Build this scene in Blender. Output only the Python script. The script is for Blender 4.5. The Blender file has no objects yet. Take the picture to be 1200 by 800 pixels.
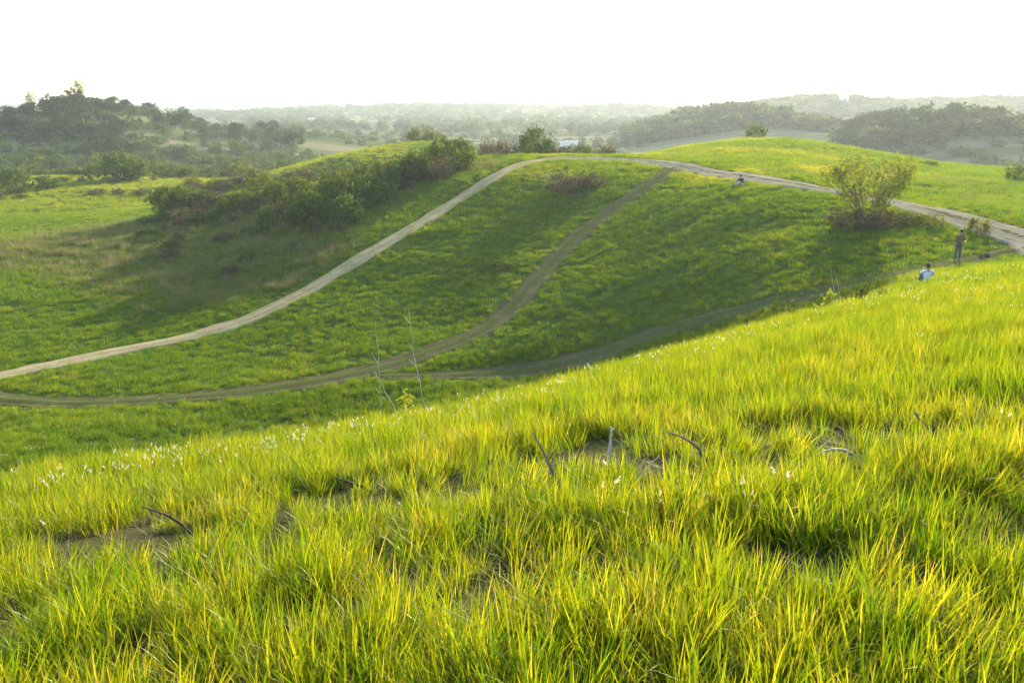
import bpy, math, random
import numpy as np
from mathutils import Vector, Matrix

random.seed(7)
RNG = np.random.default_rng(11)
SC = bpy.context.scene
COL = SC.collection
R = math.radians

# ------------------------------------------------------------------ camera
EYE = 20.0                                   # eye height above the datum
PITCH = math.atan(280.0 / 960.0)             # horizon sits at y = 120 of 800
cam_d = bpy.data.cameras.new('camera')
cam_d.sensor_width = 36.0
cam_d.lens = 28.8
cam_d.clip_start = 0.05
cam_d.clip_end = 60000.0
cam = bpy.data.objects.new('camera', cam_d)
COL.objects.link(cam)
cam.location = (0, 0, EYE)
cam.rotation_euler = (math.pi / 2 - PITCH, 0, 0)
SC.camera = cam

# ------------------------------------------------------------------ sky, sun, exposure
SUN_EL = R(15.5)
SUN_AZ = R(27.0)                             # to the right of the view direction
world = bpy.data.worlds.new('World')
SC.world = world
world.use_nodes = True
wn = world.node_tree.nodes
wl = world.node_tree.links
bg = wn['Background']
sky = wn.new('ShaderNodeTexSky')
sky.sky_type = 'NISHITA'
sky.sun_disc = False
sky.sun_elevation = SUN_EL
sky.sun_rotation = SUN_AZ
sky.altitude = 50.0
sky.air_density = 0.9
sky.dust_density = 1.0
sky.ozone_density = 1.0
wl.new(sky.outputs['Color'], bg.inputs['Color'])
bg.inputs['Strength'].default_value = 0.15

sun_d = bpy.data.lights.new('sun', 'SUN')
sun_d.energy = 3.3
sun_d.angle = R(1.0)
sun_d.color = (1.0, 0.89, 0.70)
sun = bpy.data.objects.new('sun', sun_d)
COL.objects.link(sun)
sdir = Vector((math.sin(SUN_AZ) * math.cos(SUN_EL), math.cos(SUN_AZ) * math.cos(SUN_EL), math.sin(SUN_EL)))
sun.rotation_euler = sdir.to_track_quat('Z', 'Y').to_euler()
sun.location = (60, 120, 90)

SC.view_settings.view_transform = 'Standard'
SC.view_settings.look = 'None'
SC.view_settings.gamma = 1.0
SC.view_settings.use_curve_mapping = False
SC.view_settings.exposure = 1.82
SC.render.engine = 'CYCLES'
SC.cycles.max_bounces = 5
SC.cycles.diffuse_bounces = 3
SC.cycles.glossy_bounces = 2
SC.cycles.transmission_bounces = 3
SC.cycles.transparent_max_bounces = 6
SC.cycles.volume_bounces = 0
SC.cycles.use_denoising = True
SC.cycles.caustics_reflective = False
SC.cycles.caustics_refractive = False

# ------------------------------------------------------------------ pixel geometry (photo is 1200 x 800)
CP, SP = math.cos(PITCH), math.sin(PITCH)

def ray(px, py):
    a = (px - 600.0) / 960.0
    b = (400.0 - py) / 960.0
    return a, CP + b * SP, -SP + b * CP      # x, y, z

def at(px, py, Y):
    x, y, z = ray(px, py)
    t = Y / y
    return (x * t, Y, z * t)                 # z relative to the eye

# ------------------------------------------------------------------ terrain height
# far hills: (px, Y, amplitude, sigma across, sigma along)
HILLS = [(-330, 335, 16, 60, 70), (-130, 335, 16, 45, 70), (0, 335, 14.5, 32, 55), (100, 345, 19.5, 30, 50),
         (210, 370, 12.0, 36, 55), (320, 390, 6.5, 36, 55),
         (1105, 335, 14.5, 24, 42), (1010, 335, 8.0, 22, 36), (1215, 345, 10.5, 32, 45), (1400, 340, 14, 50, 50),
         (860, 490, 16.0, 34, 60), (775, 500, 7, 34, 60), (950, 480, 8, 30, 50),
         (965, 860, 23, 65, 90), (1110, 900, 20.5, 60, 90), (1240, 900, 23, 60, 90), (860, 900, 13, 55, 90), (1400, 900, 24, 70, 90),
         (480, 1500, 13, 80, 160), (585, 1480, 15, 70, 150), (380, 1600, 8, 80, 160), (690, 1700, 9, 90, 160),
         (720, 1250, 12, 45, 100), (810, 1350, 11, 70, 120),
         (330, 2700, 16, 420, 420), (0, 2700, 14, 420, 420), (640, 3000, 12, 420, 400), (-300, 2700, 16, 420, 400),
         (930, 3200, 15, 420, 400), (1300, 3200, 16, 500, 400)]
# the third number is the wanted rise above the plain at the centre: solve for the amplitudes of the overlapping hills
HX = np.array([at(h[0], 120, h[1])[0] for h in HILLS]); HY = np.array([float(h[1]) for h in HILLS])
HSX = np.array([float(h[3]) for h in HILLS]); HSY = np.array([float(h[4]) for h in HILLS])
HG = np.exp(-0.5 * ((HX[:, None] - HX[None, :]) / HSX[None, :]) ** 2 - 0.5 * ((HY[:, None] - HY[None, :]) / HSY[None, :]) ** 2)
HA = np.linalg.solve(HG, np.array([float(h[2]) for h in HILLS]))
HC = list(zip(HX, HY, HA, HSX, HSY))

def far_h(x, y):
    z = np.full_like(x, -22.0)
    for cx, cy, A, sx, sy in HC:
        z = z + A * np.exp(-0.5 * ((x - cx) / sx) ** 2 - 0.5 * ((y - cy) / sy) ** 2)
    return z

CTRL = {
    -60: [(545, 31), (520, 36), (440, 48), (400, 55), (350, 66), (300, 82), (260, 110), (228, 150), (206, 190)],
    150: [(520, 35), (440, 47), (400, 55), (350, 66), (300, 82), (258, 108), (226, 150), (204, 195)],
    300: [(500, 38), (460, 43), (420, 50), (375, 58), (330, 68), (280, 81), (240, 98), (222, 110)],
    430: [(480, 40), (440, 45), (400, 51), (350, 60), (298, 70), (250, 82), (212, 98), (205, 103)],
    530: [(470, 41), (430, 46), (380, 54), (320, 64), (240, 82), (194, 101), (187, 107)],
    615: [(440, 45), (400, 49), (340, 58), (280, 70), (230, 82), (191, 95), (185, 101)],
    700: [(418, 46), (380, 50), (320, 59), (262, 72), (215, 85), (189, 97), (184, 103)],
    790: [(383, 46), (330, 53), (270, 64), (220, 78), (201, 86), (188, 96), (179, 115), (175, 130)],
    870: [(355, 46), (300, 53), (250, 62), (219, 71), (202, 81), (187, 98), (168, 130), (164, 140)],
    960: [(338, 44), (300, 50), (260, 57), (226, 66), (211, 75), (192, 93), (172, 125), (168, 136)],
    1060: [(318, 44), (290, 49), (262, 55), (240, 62), (222, 73), (203, 95), (190, 118), (186, 127)],
    1140: [(300, 47), (275, 51.5), (252, 58), (232, 70), (213, 88), (201, 110), (197, 126)],
    1260: [(292, 46), (275, 50), (255, 56), (236, 69), (218, 88), (206, 115), (200, 150)],
}
# crest of the near hill: px, py, Y and the hidden ground behind it (Y, z)
CREST = [(0, 580, 10.5, [(17, -10.2), (24, -14.2)]), (130, 562, 11.5, [(18, -10.3), (26, -14.5)]),
         (260, 540, 12.5, [(19, -10.0), (28, -14.8)]), (380, 518, 13.3, [(20, -9.8), (30, -14.9)]),
         (480, 500, 14.2, [(22, -10.4), (32, -15.0)]),
         (600, 474, 15.5, [(24, -10.6), (34, -14.9)]), (720, 438, 18, [(26, -10.2), (36, -14.4)]),
         (870, 397, 23, [(31, -10.8), (39, -12.6)]), (980, 366, 30, [(36, -10.4)]), (1060, 341, 37, [])]
pts = []
for px, lst in CTRL.items():
    for py, Y in lst:
        pts.append(at(px, py, Y))
for px, py, Y, hid in CREST:
    x, y, z = at(px, py, Y)
    k = 1.62 / Y ** 2
    s = -z / Y - 2 * k * Y
    for f in (0.12, 0.3, 0.5, 0.75, 1.0):
        yy = Y * f
        if yy > 1.0:
            pts.append((x * f, yy, -1.62 - s * yy - k * yy * yy))
    for Yh, zh in hid:
        pts.append((x * Yh / Y, Yh, zh))
for px in (1150, 1260, 1500):
    a = (px - 600) / 960.0
    for Y in (1.6, 4, 8, 14, 22, 32):
        pts.append((a * Y * 1.06, Y, -1.62 - 0.150 * Y))
for px in (-200, -500):
    a = (px - 600) / 960.0
    for Y, z in ((1.6, -2.0), (4, -2.8), (7, -4.2), (10, -6.3), (15, -10.0), (22, -14.4), (36, -15.8), (60, -16), (110, -16.2), (150, -16.6)):
        pts.append((a * Y * 1.06, Y, z))
for px in (1500, 1900):
    a = (px - 600) / 960.0
    for Y, z in ((48, -8.6), (70, -8.2), (100, -9.5), (150, -13)):
        pts.append((a * Y * 1.03, Y, z))
# ground behind the ridges
for px, Y, z in ((300, 128, -13.5), (300, 150, -15.8), (430, 122, -11.5), (530, 128, -11.0), (615, 126, -10.0), (700, 130, -10.2), (790, 165, -12),
                 (870, 180, -13), (960, 178, -14), (1060, 165, -14), (1140, 170, -15), (300, 195, -17.5), (700, 180, -16), (610, 180, -14)):
    pts.append((at(px, 120, Y)[0], Y, z))
for px, py, Y in ((385, 187, 160), (430, 176, 168), (480, 168, 178), (520, 168, 180)):
    pts.append(at(px, py, Y))
for px in range(-500, 1800, 150):
    for Y in (255, 330):
        x = at(px, 120, Y)[0]
        pts.append((x, Y, float(far_h(np.array([x]), np.array([float(Y)]))[0])))
P = np.array(pts)
PU = np.stack([np.arctan2(P[:, 0], P[:, 1]), 0.5 * np.log(P[:, 0] ** 2 + P[:, 1] ** 2)], 1)

def tps_k(d2):
    return 0.5 * d2 * np.log(d2 + 1e-12)

def tps_fit(U, v, lam):
    n = len(U)
    d2 = ((U[:, None, :] - U[None, :, :]) ** 2).sum(-1)
    A = np.zeros((n + 3, n + 3))
    A[:n, :n] = tps_k(d2) + lam * np.eye(n)
    A[:n, n] = 1
    A[:n, n + 1:] = U
    A[n, :n] = 1
    A[n + 1:, :n] = U.T
    return np.linalg.solve(A, np.concatenate([v, np.zeros(3)]))
WT = tps_fit(PU, P[:, 2], 2e-4)

def sstep(a, b, v):
    t = np.clip((v - a) / (b - a), 0, 1)
    return t * t * (3 - 2 * t)

WAVES = [(RNG.uniform(0, 6.28), RNG.uniform(0, 6.28), RNG.uniform(0.75, 1.3)) for _ in range(40)]

def wav(x, y, lam, seed):
    z = 0
    for i in range(5):
        th, ph, m = WAVES[(seed * 5 + i) % 40]
        k = 6.283 / (lam * m)
        z = z + np.sin(k * (x * math.cos(th) + y * math.sin(th)) + ph)
    return z / 5.0

def H_exact(x, y):
    x = np.atleast_1d(np.asarray(x, float))
    y = np.atleast_1d(np.asarray(y, float))
    out = np.empty_like(x)
    n = len(PU)
    for i in range(0, len(x), 20000):
        xs, ys = x[i:i + 20000], y[i:i + 20000]
        r = np.sqrt(xs * xs + ys * ys)
        th = np.arctan2(xs, ys)
        tt = np.clip(th, -1.0, 1.0)
        u = np.stack([tt, np.log(np.maximum(r, 1.3))], 1)
        d2 = ((u[:, None, :] - PU[None, :, :]) ** 2).sum(-1)
        z = tps_k(d2) @ WT[:n] + WT[n] + u @ WT[n + 1:]
        z = np.where(r < 1.3, -1.62 + (z + 1.62) * sstep(0.2, 1.3, r), z)
        back = -1.62 - 18 * (1 - np.exp(-r / 70.0))
        wb = sstep(1.0, 2.0, np.abs(th))
        z = z * (1 - wb) + back * wb
        wf = sstep(math.log(200), math.log(290), np.log(np.maximum(r, 1)))
        fz = far_h(xs, ys)
        z = z * (1 - wf) + fz * wf
        amp = sstep(1.0, 6.0, r)
        z = z + amp * (0.035 * wav(xs, ys, 1.7, 0) + 0.05 * sstep(3, 12, r) * wav(xs, ys, 4.5, 1)
                       + 0.10 * sstep(25, 50, r) * wav(xs, ys, 9, 2) + 0.16 * sstep(40, 70, r) * wav(xs, ys, 22, 3)
                       + 0.8 * sstep(160, 320, r) * wav(xs, ys, 75, 4) + 1.2 * sstep(300, 700, r) * wav(xs, ys, 160, 5)
                       + 2.0 * sstep(900, 1500, r) * wav(xs, ys, 330, 6))
        out[i:i + 20000] = z + EYE
    return out

# the ground sheet: a fan of rings round the viewpoint; everything stands on this very mesh
A_IN = np.linspace(-0.80, 0.80, 460)
G_ANG = np.concatenate([np.linspace(-math.pi, -0.80, 40)[:-1], A_IN, np.linspace(0.80, math.pi, 40)[1:]])
G_RAD = np.concatenate([[0.02, 0.6], np.exp(np.linspace(math.log(1.0), math.log(400), 360)), np.exp(np.linspace(math.log(400), math.log(12000), 100))[1:]])
_T, _Q = np.meshgrid(G_ANG, G_RAD)
G_X = _Q * np.sin(_T); G_Y = _Q * np.cos(_T)
G_Z = H_exact(G_X.ravel(), G_Y.ravel()).reshape(G_X.shape)
G_LR = np.log(G_RAD)

def H(x, y):
    """ground height in world z for arrays x, y, read off the ground sheet"""
    x = np.atleast_1d(np.asarray(x, float)); y = np.atleast_1d(np.asarray(y, float))
    th = np.arctan2(x, y); r = np.sqrt(x * x + y * y)
    i = np.clip(np.searchsorted(G_RAD, r) - 1, 0, len(G_RAD) - 2)
    j = np.clip(np.searchsorted(G_ANG, th) - 1, 0, len(G_ANG) - 2)
    fi = np.clip((r - G_RAD[i]) / (G_RAD[i + 1] - G_RAD[i]), 0, 1)
    fj = np.clip((th - G_ANG[j]) / (G_ANG[j + 1] - G_ANG[j]), 0, 1)
    return (G_Z[i, j] * (1 - fi) + G_Z[i + 1, j] * fi) * (1 - fj) + (G_Z[i, j + 1] * (1 - fi) + G_Z[i + 1, j + 1] * fi) * fj

def h1(x, y):
    return float(H([x], [y])[0])

STEPS = np.exp(np.linspace(math.log(1.2), math.log(5000), 2400))

def hit(px, py, ymin=1.2):
    """first ground point seen through a photo pixel"""
    x, y, z = ray(px, py)
    Y = STEPS[STEPS >= ymin]
    t = Y / y
    g = H(x * t, Y) - (EYE + z * t)
    k = np.argmax(g > 0)
    if g[k] <= 0:
        k = len(Y) - 1
    if k > 0:
        f = g[k - 1] / (g[k - 1] - g[k])
        Yk = Y[k - 1] + f * (Y[k] - Y[k - 1])
    else:
        Yk = Y[0]
    xx = x * Yk / y
    return Vector((xx, Yk, h1(xx, Yk)))

# ------------------------------------------------------------------ helpers: objects, meshes, materials
def link(o, parent=None):
    COL.objects.link(o)
    if parent is not None:
        o.parent = parent
    return o

def tag(o, label=None, cat=None, group=None, kind=None):
    if label: o['label'] = label
    if cat: o['category'] = cat
    if group: o['group'] = group
    if kind: o['kind'] = kind
    return o

def empty(name, loc, rz=0.0, scale=1.0):
    o = bpy.data.objects.new(name, None)
    o.empty_display_size = 0.3
    link(o)
    o.location = loc
    o.rotation_euler = (0, 0, rz)
    o.scale = (scale,) * 3
    return o

class MB:
    """collects geometry and builds one mesh"""
    def __init__(self):
        self.v = []; self.f = []; self.m = []; self.c = []; self.n = 0
    def add(self, verts, faces, mat=0, col=None):
        verts = np.asarray(verts, float)
        self.v.append(verts)
        self.f.extend([tuple(i + self.n for i in f) for f in faces])
        self.m.extend([mat] * len(faces))
        if col is None:
            col = np.zeros((len(verts), 4))
        self.c.append(np.asarray(col, float))
        self.n += len(verts)
    def tube(self, path, rad, sides=5, mat=0, cap=True):
        path = [Vector(p) for p in path]
        n = len(path)
        if not hasattr(rad, '__len__'):
            rad = [rad] * n
        vs = []
        prev = None
        for i, p in enumerate(path):
            d = (path[min(i + 1, n - 1)] - path[max(i - 1, 0)])
            d = d.normalized() if d.length > 1e-9 else Vector((0, 0, 1))
            if prev is None:
                a = d.orthogonal().normalized()
            else:
                a = prev - d * prev.dot(d)
                a = a.normalized() if a.length > 1e-6 else d.orthogonal().normalized()
            prev = a
            b = d.cross(a)
            for k in range(sides):
                an = 6.28318 * k / sides
                vs.append(p + (a * math.cos(an) + b * math.sin(an)) * rad[i])
        fs = []
        for i in range(n - 1):
            for k in range(sides):
                k2 = (k + 1) % sides
                fs.append((i * sides + k, i * sides + k2, (i + 1) * sides + k2, (i + 1) * sides + k))
        if cap:
            fs.append(tuple(range(sides - 1, -1, -1)))
            fs.append(tuple((n - 1) * sides + k for k in range(sides)))
        t = np.repeat(np.linspace(0, 1, n), sides)
        c = np.zeros((n * sides, 4)); c[:, 0] = t; c[:, 1] = random.random()
        self.add([tuple(v) for v in vs], fs, mat, c)
    def box(self, x0, x1, y0, y1, z0, z1, mat=0):
        v = [(x0, y0, z0), (x1, y0, z0), (x1, y1, z0), (x0, y1, z0), (x0, y0, z1), (x1, y0, z1), (x1, y1, z1), (x0, y1, z1)]
        f = [(3, 2, 1, 0), (4, 5, 6, 7), (0, 1, 5, 4), (1, 2, 6, 5), (2, 3, 7, 6), (3, 0, 4, 7)]
        self.add(v, f, mat)
    def mesh(self, name, mats, smooth=True):
        me = bpy.data.meshes.new(name)
        V = np.concatenate(self.v) if self.v else np.zeros((0, 3))
        me.from_pydata([tuple(p) for p in V], [], self.f)
        for m in mats:
            me.materials.append(m)
        me.polygons.foreach_set('material_index', np.array(self.m, dtype=np.int32))
        me.polygons.foreach_set('use_smooth', np.full(len(self.f), smooth))
        at_ = me.attributes.new('bl', 'FLOAT_COLOR', 'POINT')
        at_.data.foreach_set('color', np.concatenate(self.c).astype(np.float32).ravel())
        me.update()
        return me
    def build(self, name, mats, parent=None, smooth=True):
        if not isinstance(mats, (list, tuple)):
            mats = [mats]
        o = bpy.data.objects.new(name, self.mesh(name, mats, smooth))
        return link(o, parent)

def copy_tree(o, parent=None):
    c = o.copy()
    link(c, parent)
    for ch in list(o.children):
        copy_tree(ch, c)
    return c

class NT:
    """small node helper"""
    def __init__(self, name):
        self.mat = bpy.data.materials.new(name)
        self.mat.use_nodes = True
        self.t = self.mat.node_tree
        self.t.nodes.clear()
        self.out = self.t.nodes.new('ShaderNodeOutputMaterial')
    def n(self, kind, **kw):
        nd = self.t.nodes.new(kind)
        for k, v in kw.items():
            if k.startswith('i_'):
                key = k[2:]
                key = int(key) if key.isdigit() else key.replace('_', ' ')
                self.put(nd.inputs[key], v)
            else:
                setattr(nd, k, v)
        return nd
    def put(self, sock, v):
        if hasattr(v, 'is_linked') or isinstance(v, bpy.types.NodeSocket):
            self.t.links.new(v, sock)
        else:
            sock.default_value = v
    def noise(self, scale, detail=3.0, rough=0.55, vec=None, dim='3D'):
        nd = self.n('ShaderNodeTexNoise')
        nd.inputs['Scale'].default_value = scale
        nd.inputs['Detail'].default_value = detail
        nd.inputs['Roughness'].default_value = rough
        if vec is not None:
            self.t.links.new(vec, nd.inputs['Vector'])
        return nd.outputs['Fac']
    def ramp(self, fac, stops, interp='LINEAR'):
        nd = self.n('ShaderNodeValToRGB')
        cr = nd.color_ramp
        cr.interpolation = interp
        while len(cr.elements) < len(stops):
            cr.elements.new(0.5)
        for e, (p, c) in zip(cr.elements, stops):
            e.position = p
            e.color = (c[0], c[1], c[2], 1) if hasattr(c, '__len__') else (c, c, c, 1)
        self.t.links.new(fac, nd.inputs['Fac'])
        return nd.outputs['Color']
    def mix(self, fac, a, b, mode='MIX'):
        nd = self.n('ShaderNodeMix', data_type='RGBA', blend_type=mode)
        self.put(nd.inputs[0], fac)
        for s, v in ((nd.inputs[6], a), (nd.inputs[7], b)):
            if isinstance(v, tuple) and len(v) == 3:
                v = (*v, 1)
            self.put(s, v)
        return nd.outputs[2]
    def math(self, op, a, b=0.0, clamp=False):
        nd = self.n('ShaderNodeMath', operation=op, use_clamp=clamp)
        self.put(nd.inputs[0], a)
        self.put(nd.inputs[1], b)
        return nd.outputs[0]
    def pos(self):
        return self.n('ShaderNodeNewGeometry').outputs['Position']
    def attr(self, name, kind='GEOMETRY'):
        return self.n('ShaderNodeAttribute', attribute_name=name, attribute_type=kind)
    def finish(self, shader):
        self.t.links.new(shader, self.out.inputs['Surface'])
        return self.mat

def m_plain(name, col, rough=0.8, var=0.25, scale=6.0):
    t = NT(name)
    nz = t.noise(scale, 4, 0.6, t.n('ShaderNodeTexCoord').outputs['Object'])
    lo = tuple(c * (1 - var) for c in col)
    hi = tuple(min(1, c * (1 + var)) for c in col)
    c = t.ramp(nz, [(0.3, lo), (0.7, hi)])
    b = t.n('ShaderNodeBsdfPrincipled')
    t.put(b.inputs['Base Color'], c)
    b.inputs['Roughness'].default_value = rough
    b.inputs['Specular IOR Level'].default_value = 0.25
    return t.finish(b.outputs[0])

# ------------------------------------------------------------------ paths (photo pixels put on the ground)
def path_pts(pix, ymin=30):
    return [hit(px, py, ymin) for px, py in pix]

def resample(pts, step):
    pts = [Vector((p.x, p.y)) for p in pts]
    # Catmull-Rom
    out = []
    n = len(pts)
    for i in range(n - 1):
        p0, p1, p2, p3 = pts[max(i - 1, 0)], pts[i], pts[i + 1], pts[min(i + 2, n - 1)]
        m = max(2, int((p2 - p1).length / step))
        for k in range(m):
            t = k / m
            out.append(0.5 * ((2 * p1) + (p2 - p0) * t + (2 * p0 - 5 * p1 + 4 * p2 - p3) * t * t + (3 * p1 - p0 - 3 * p2 + p3) * t ** 3))
    out.append(pts[-1])
    return np.array([(p.x, p.y) for p in out])

PATHS = {}
PATHS['hill'] = (path_pts([(-60, 452), (0, 440), (60, 428), (130, 413), (200, 400), (260, 384), (300, 370), (345, 348), (390, 322), (430, 299), (480, 269), (530, 238), (575, 210), (610, 193), (650, 186)]), 0.95)
PATHS['ridge'] = (path_pts([(640, 187), (690, 186), (740, 188), (790, 194), (850, 205), (900, 212), (950, 220), (1000, 228), (1060, 241), (1110, 253), (1160, 268), (1210, 284), (1290, 310)]), 1.7)
PATHS['middle'] = (path_pts([(790, 197), (770, 211), (735, 234), (700, 259), (670, 284), (645, 310), (618, 342), (590, 369), (555, 392), (510, 410), (470, 425), (420, 438), (350, 450), (280, 460), (200, 467), (110, 472), (30, 470), (-40, 460)]), 1.05)
PATHS['lower'] = (path_pts([(1200, 291), (1160, 300), (1110, 311), (1040, 325), (970, 339), (900, 355), (840, 370), (790, 384), (740, 401), (690, 418), (640, 430), (580, 437), (510, 440), (440, 441)]), 0.85)
PLINE = {k: (resample(p, 0.8), w) for k, (p, w) in PATHS.items()}

def path_dist(x, y, keys=None):
    """distance from each point to the path edges (negative = on the path)"""
    best = np.full(len(x), 1e9)
    which = np.full(len(x), -1)
    for i, (k, (pl, w)) in enumerate(PLINE.items()):
        if keys and k not in keys:
            continue
        for j in range(0, len(x), 20000):
            d = np.sqrt((x[j:j + 20000, None] - pl[None, :, 0]) ** 2 + (y[j:j + 20000, None] - pl[None, :, 1]) ** 2).min(1) - w
            b = best[j:j + 20000]
            wch = which[j:j + 20000]
            sel = d < b
            b[sel] = d[sel]
            wch[sel] = i
    return best, which

# ------------------------------------------------------------------ ground sheet
def m_ground():
    t = NT('ground')
    p = t.pos()
    n1 = t.noise(0.9, 5, 0.6, p)
    n2 = t.noise(0.055, 4, 0.55, p)
    n3 = t.noise(14.0, 3, 0.6, p)
    near = t.ramp(n1, [(0.3, (0.05, 0.045, 0.02)), (0.5, (0.075, 0.075, 0.025)), (0.72, (0.10, 0.12, 0.03))])
    mid = t.ramp(n1, [(0.3, (0.055, 0.085, 0.016)), (0.7, (0.09, 0.13, 0.022))])
    # fields of the plain: strips that run across the valley
    sc = t.n('ShaderNodeMapping')
    sc.inputs['Scale'].default_value = (0.006, 0.020, 0.02)
    t.t.links.new(p, sc.inputs['Vector'])
    n4 = t.noise(1.0, 5, 0.6, sc.outputs[0])
    far = t.ramp(n4, [(0.32, (0.07, 0.10, 0.03)), (0.47, (0.10, 0.125, 0.04)), (0.55, (0.26, 0.23, 0.12)), (0.66, (0.12, 0.14, 0.045)), (0.8, (0.24, 0.21, 0.12))])
    ln = t.n('ShaderNodeVectorMath', operation='LENGTH')
    t.t.links.new(p, ln.inputs[0])
    d = ln.outputs['Value']
    f1 = t.n('ShaderNodeMapRange', interpolation_type='SMOOTHSTEP'); t.put(f1.inputs[0], d); f1.inputs[1].default_value = 20; f1.inputs[2].default_value = 45
    f2 = t.n('ShaderNodeMapRange', interpolation_type='SMOOTHSTEP'); t.put(f2.inputs[0], d); f2.inputs[1].default_value = 170; f2.inputs[2].default_value = 330
    c = t.mix(f1.outputs[0], near, mid)
    c = t.mix(f2.outputs[0], c, far)
    c = t.mix(0.5, c, t.ramp(n3, [(0.3, 0.6), (0.7, 1.25)]), 'MULTIPLY')
    bsdf = t.n('ShaderNodeBsdfDiffuse')
    t.put(bsdf.inputs['Color'], c)
    bp = t.n('ShaderNodeBump'); bp.inputs['Strength'].default_value = 0.6; bp.inputs['Distance'].default_value = 0.05
    t.put(bp.inputs['Height'], n3)
    t.put(bsdf.inputs['Normal'], bp.outputs[0])
    return t.finish(bsdf.outputs[0])
M_GROUND = m_ground()

def build_ground():
    nt, nr = len(G_ANG) - 1, len(G_RAD)
    X, Y, Z = G_X[:, :-1].ravel(), G_Y[:, :-1].ravel(), G_Z[:, :-1].ravel()
    i = np.arange(nr - 1)[:, None] * nt
    j = np.arange(nt)[None, :]
    j2 = (j + 1) % nt
    F = np.stack([i + j, i + j2, i + nt + j2, i + nt + j], -1).reshape(-1, 4)[:, ::-1]
    me = bpy.data.meshes.new('ground')
    me.vertices.add(len(X)); me.vertices.foreach_set('co', np.stack([X, Y, Z], 1).astype(np.float32).ravel())
    me.loops.add(F.size); me.loops.foreach_set('vertex_index', F.astype(np.int32).ravel())
    me.polygons.add(len(F)); me.polygons.foreach_set('loop_start', np.arange(0, F.size, 4, dtype=np.int32))
    me.polygons.foreach_set('use_smooth', np.ones(len(F), bool))
    me.update(calc_edges=True)
    me.materials.append(M_GROUND)
    o = link(bpy.data.objects.new('ground', me))
    tag(o, kind='structure')
    return o
build_ground()

# ------------------------------------------------------------------ dirt tracks
def m_dirt(name, a, b, g, gamount, mid=0.38):
    t = NT(name)
    p = t.pos()
    at_ = t.attr('bl')
    sep = t.n('ShaderNodeSeparateColor'); t.put(sep.inputs[0], at_.outputs['Color'])
    u = sep.outputs[0]           # across, 0..1
    n1 = t.noise(0.8, 5, 0.65, p); n2 = t.noise(9, 4, 0.6, p)
    c = t.ramp(n1, [(0.3, a), (0.7, b)])
    c = t.mix(0.6, c, t.ramp(n2, [(0.3, 0.6), (0.7, 1.2)]), 'MULTIPLY')
    cv = t.n('ShaderNodeCombineXYZ'); t.put(cv.inputs[0], t.math('MULTIPLY', u, 7.0)); t.put(cv.inputs[1], t.math('MULTIPLY', sep.outputs[1], 1.6))
    c = t.mix(0.75, c, t.ramp(t.noise(1.0, 4, 0.6, cv.outputs[0]), [(0.3, 0.55), (0.68, 1.25)]), 'MULTIPLY')
    # worn wheel ruts stay bare, grass creeps into the middle and the edges
    w = t.n('ShaderNodeMath', operation='PINGPONG'); t.put(w.inputs[0], u); w.inputs[1].default_value = 0.25
    s = t.math('MULTIPLY', w.outputs[0], 4.0)
    e = t.math('SUBTRACT', 1.0, s)
    f = t.math('ADD', t.math('MULTIPLY', e, mid), t.noise(1.4, 6, 0.75, p))
    fac = t.ramp(f, [(1.0 - gamount, 0.0), (1.12 - gamount, 1.0)])
    c = t.mix(fac, c, g)
    d = t.n('ShaderNodeBsdfDiffuse'); t.put(d.inputs['Color'], c)
    bp = t.n('ShaderNodeBump'); bp.inputs['Strength'].default_value = 0.8; bp.inputs['Distance'].default_value = 0.08
    t.put(bp.inputs['Height'], t.mix(0.5, t.noise(1.6, 4, 0.6, p), n2))
    t.put(d.inputs['Normal'], bp.outputs[0])
    return t.finish(d.outputs[0])

def build_path(name, key, mat, lift=0.05, sides=13):
    pl, w = PLINE[key]
    n = len(pl)
    tan = np.gradient(pl, axis=0)
    tan /= np.linalg.norm(tan, axis=1, keepdims=True)
    nor = np.stack([-tan[:, 1], tan[:, 0]], 1)
    s = np.concatenate([[0], np.cumsum(np.linalg.norm(np.diff(pl, axis=0), axis=1))])
    r = np.random.default_rng(len(name) + n)
    def wob(sc):
        k = int(s[-1] / sc) + 3
        return np.interp(s, np.linspace(0, s[-1], k), r.uniform(-1, 1, k))
    wl_ = w * (1.05 + 0.22 * wob(1.6) + 0.16 * wob(6)); wr_ = w * (1.05 + 0.22 * wob(1.6) + 0.16 * wob(6))
    u = np.linspace(-1, 1, sides)
    V = []; C = []
    for k, uu in enumerate(u):
        off = np.where(uu < 0, uu * wl_, uu * wr_)
        xy = pl + nor * off[:, None]
        prof = lift + 0.05 * (1 - abs(uu)) - 0.05 * math.exp(-((abs(uu) - 0.5) / 0.16) ** 2)
        if abs(uu) > 0.99:
            prof = -0.12
        V.append(np.stack([xy[:, 0], xy[:, 1], H(xy[:, 0], xy[:, 1]) + prof], 1))
        c = np.zeros((n, 4)); c[:, 0] = (uu + 1) / 2; c[:, 1] = s / 10.0; C.append(c)
    V = np.stack(V, 1).reshape(-1, 3); C = np.stack(C, 1).reshape(-1, 4)
    F = [(i * sides + k + 1, i * sides + k, (i + 1) * sides + k, (i + 1) * sides + k + 1) for i in range(n - 1) for k in range(sides - 1)]
    b = MB(); b.add(V, F, 0, C)
    o = b.build(name, mat)
    # faces up
    me = o.data
    if sum(p.normal.z for p in me.polygons) < 0:
        me.flip_normals()
    return tag(o, kind='structure')
M_DIRT = m_dirt('pale_dirt', (0.33, 0.265, 0.13), (0.47, 0.385, 0.195), (0.10, 0.105, 0.03), 0.08)
M_DIRT2 = m_dirt('grey_dirt', (0.26, 0.225, 0.145), (0.40, 0.345, 0.225), (0.11, 0.11, 0.035), 0.25)
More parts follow.
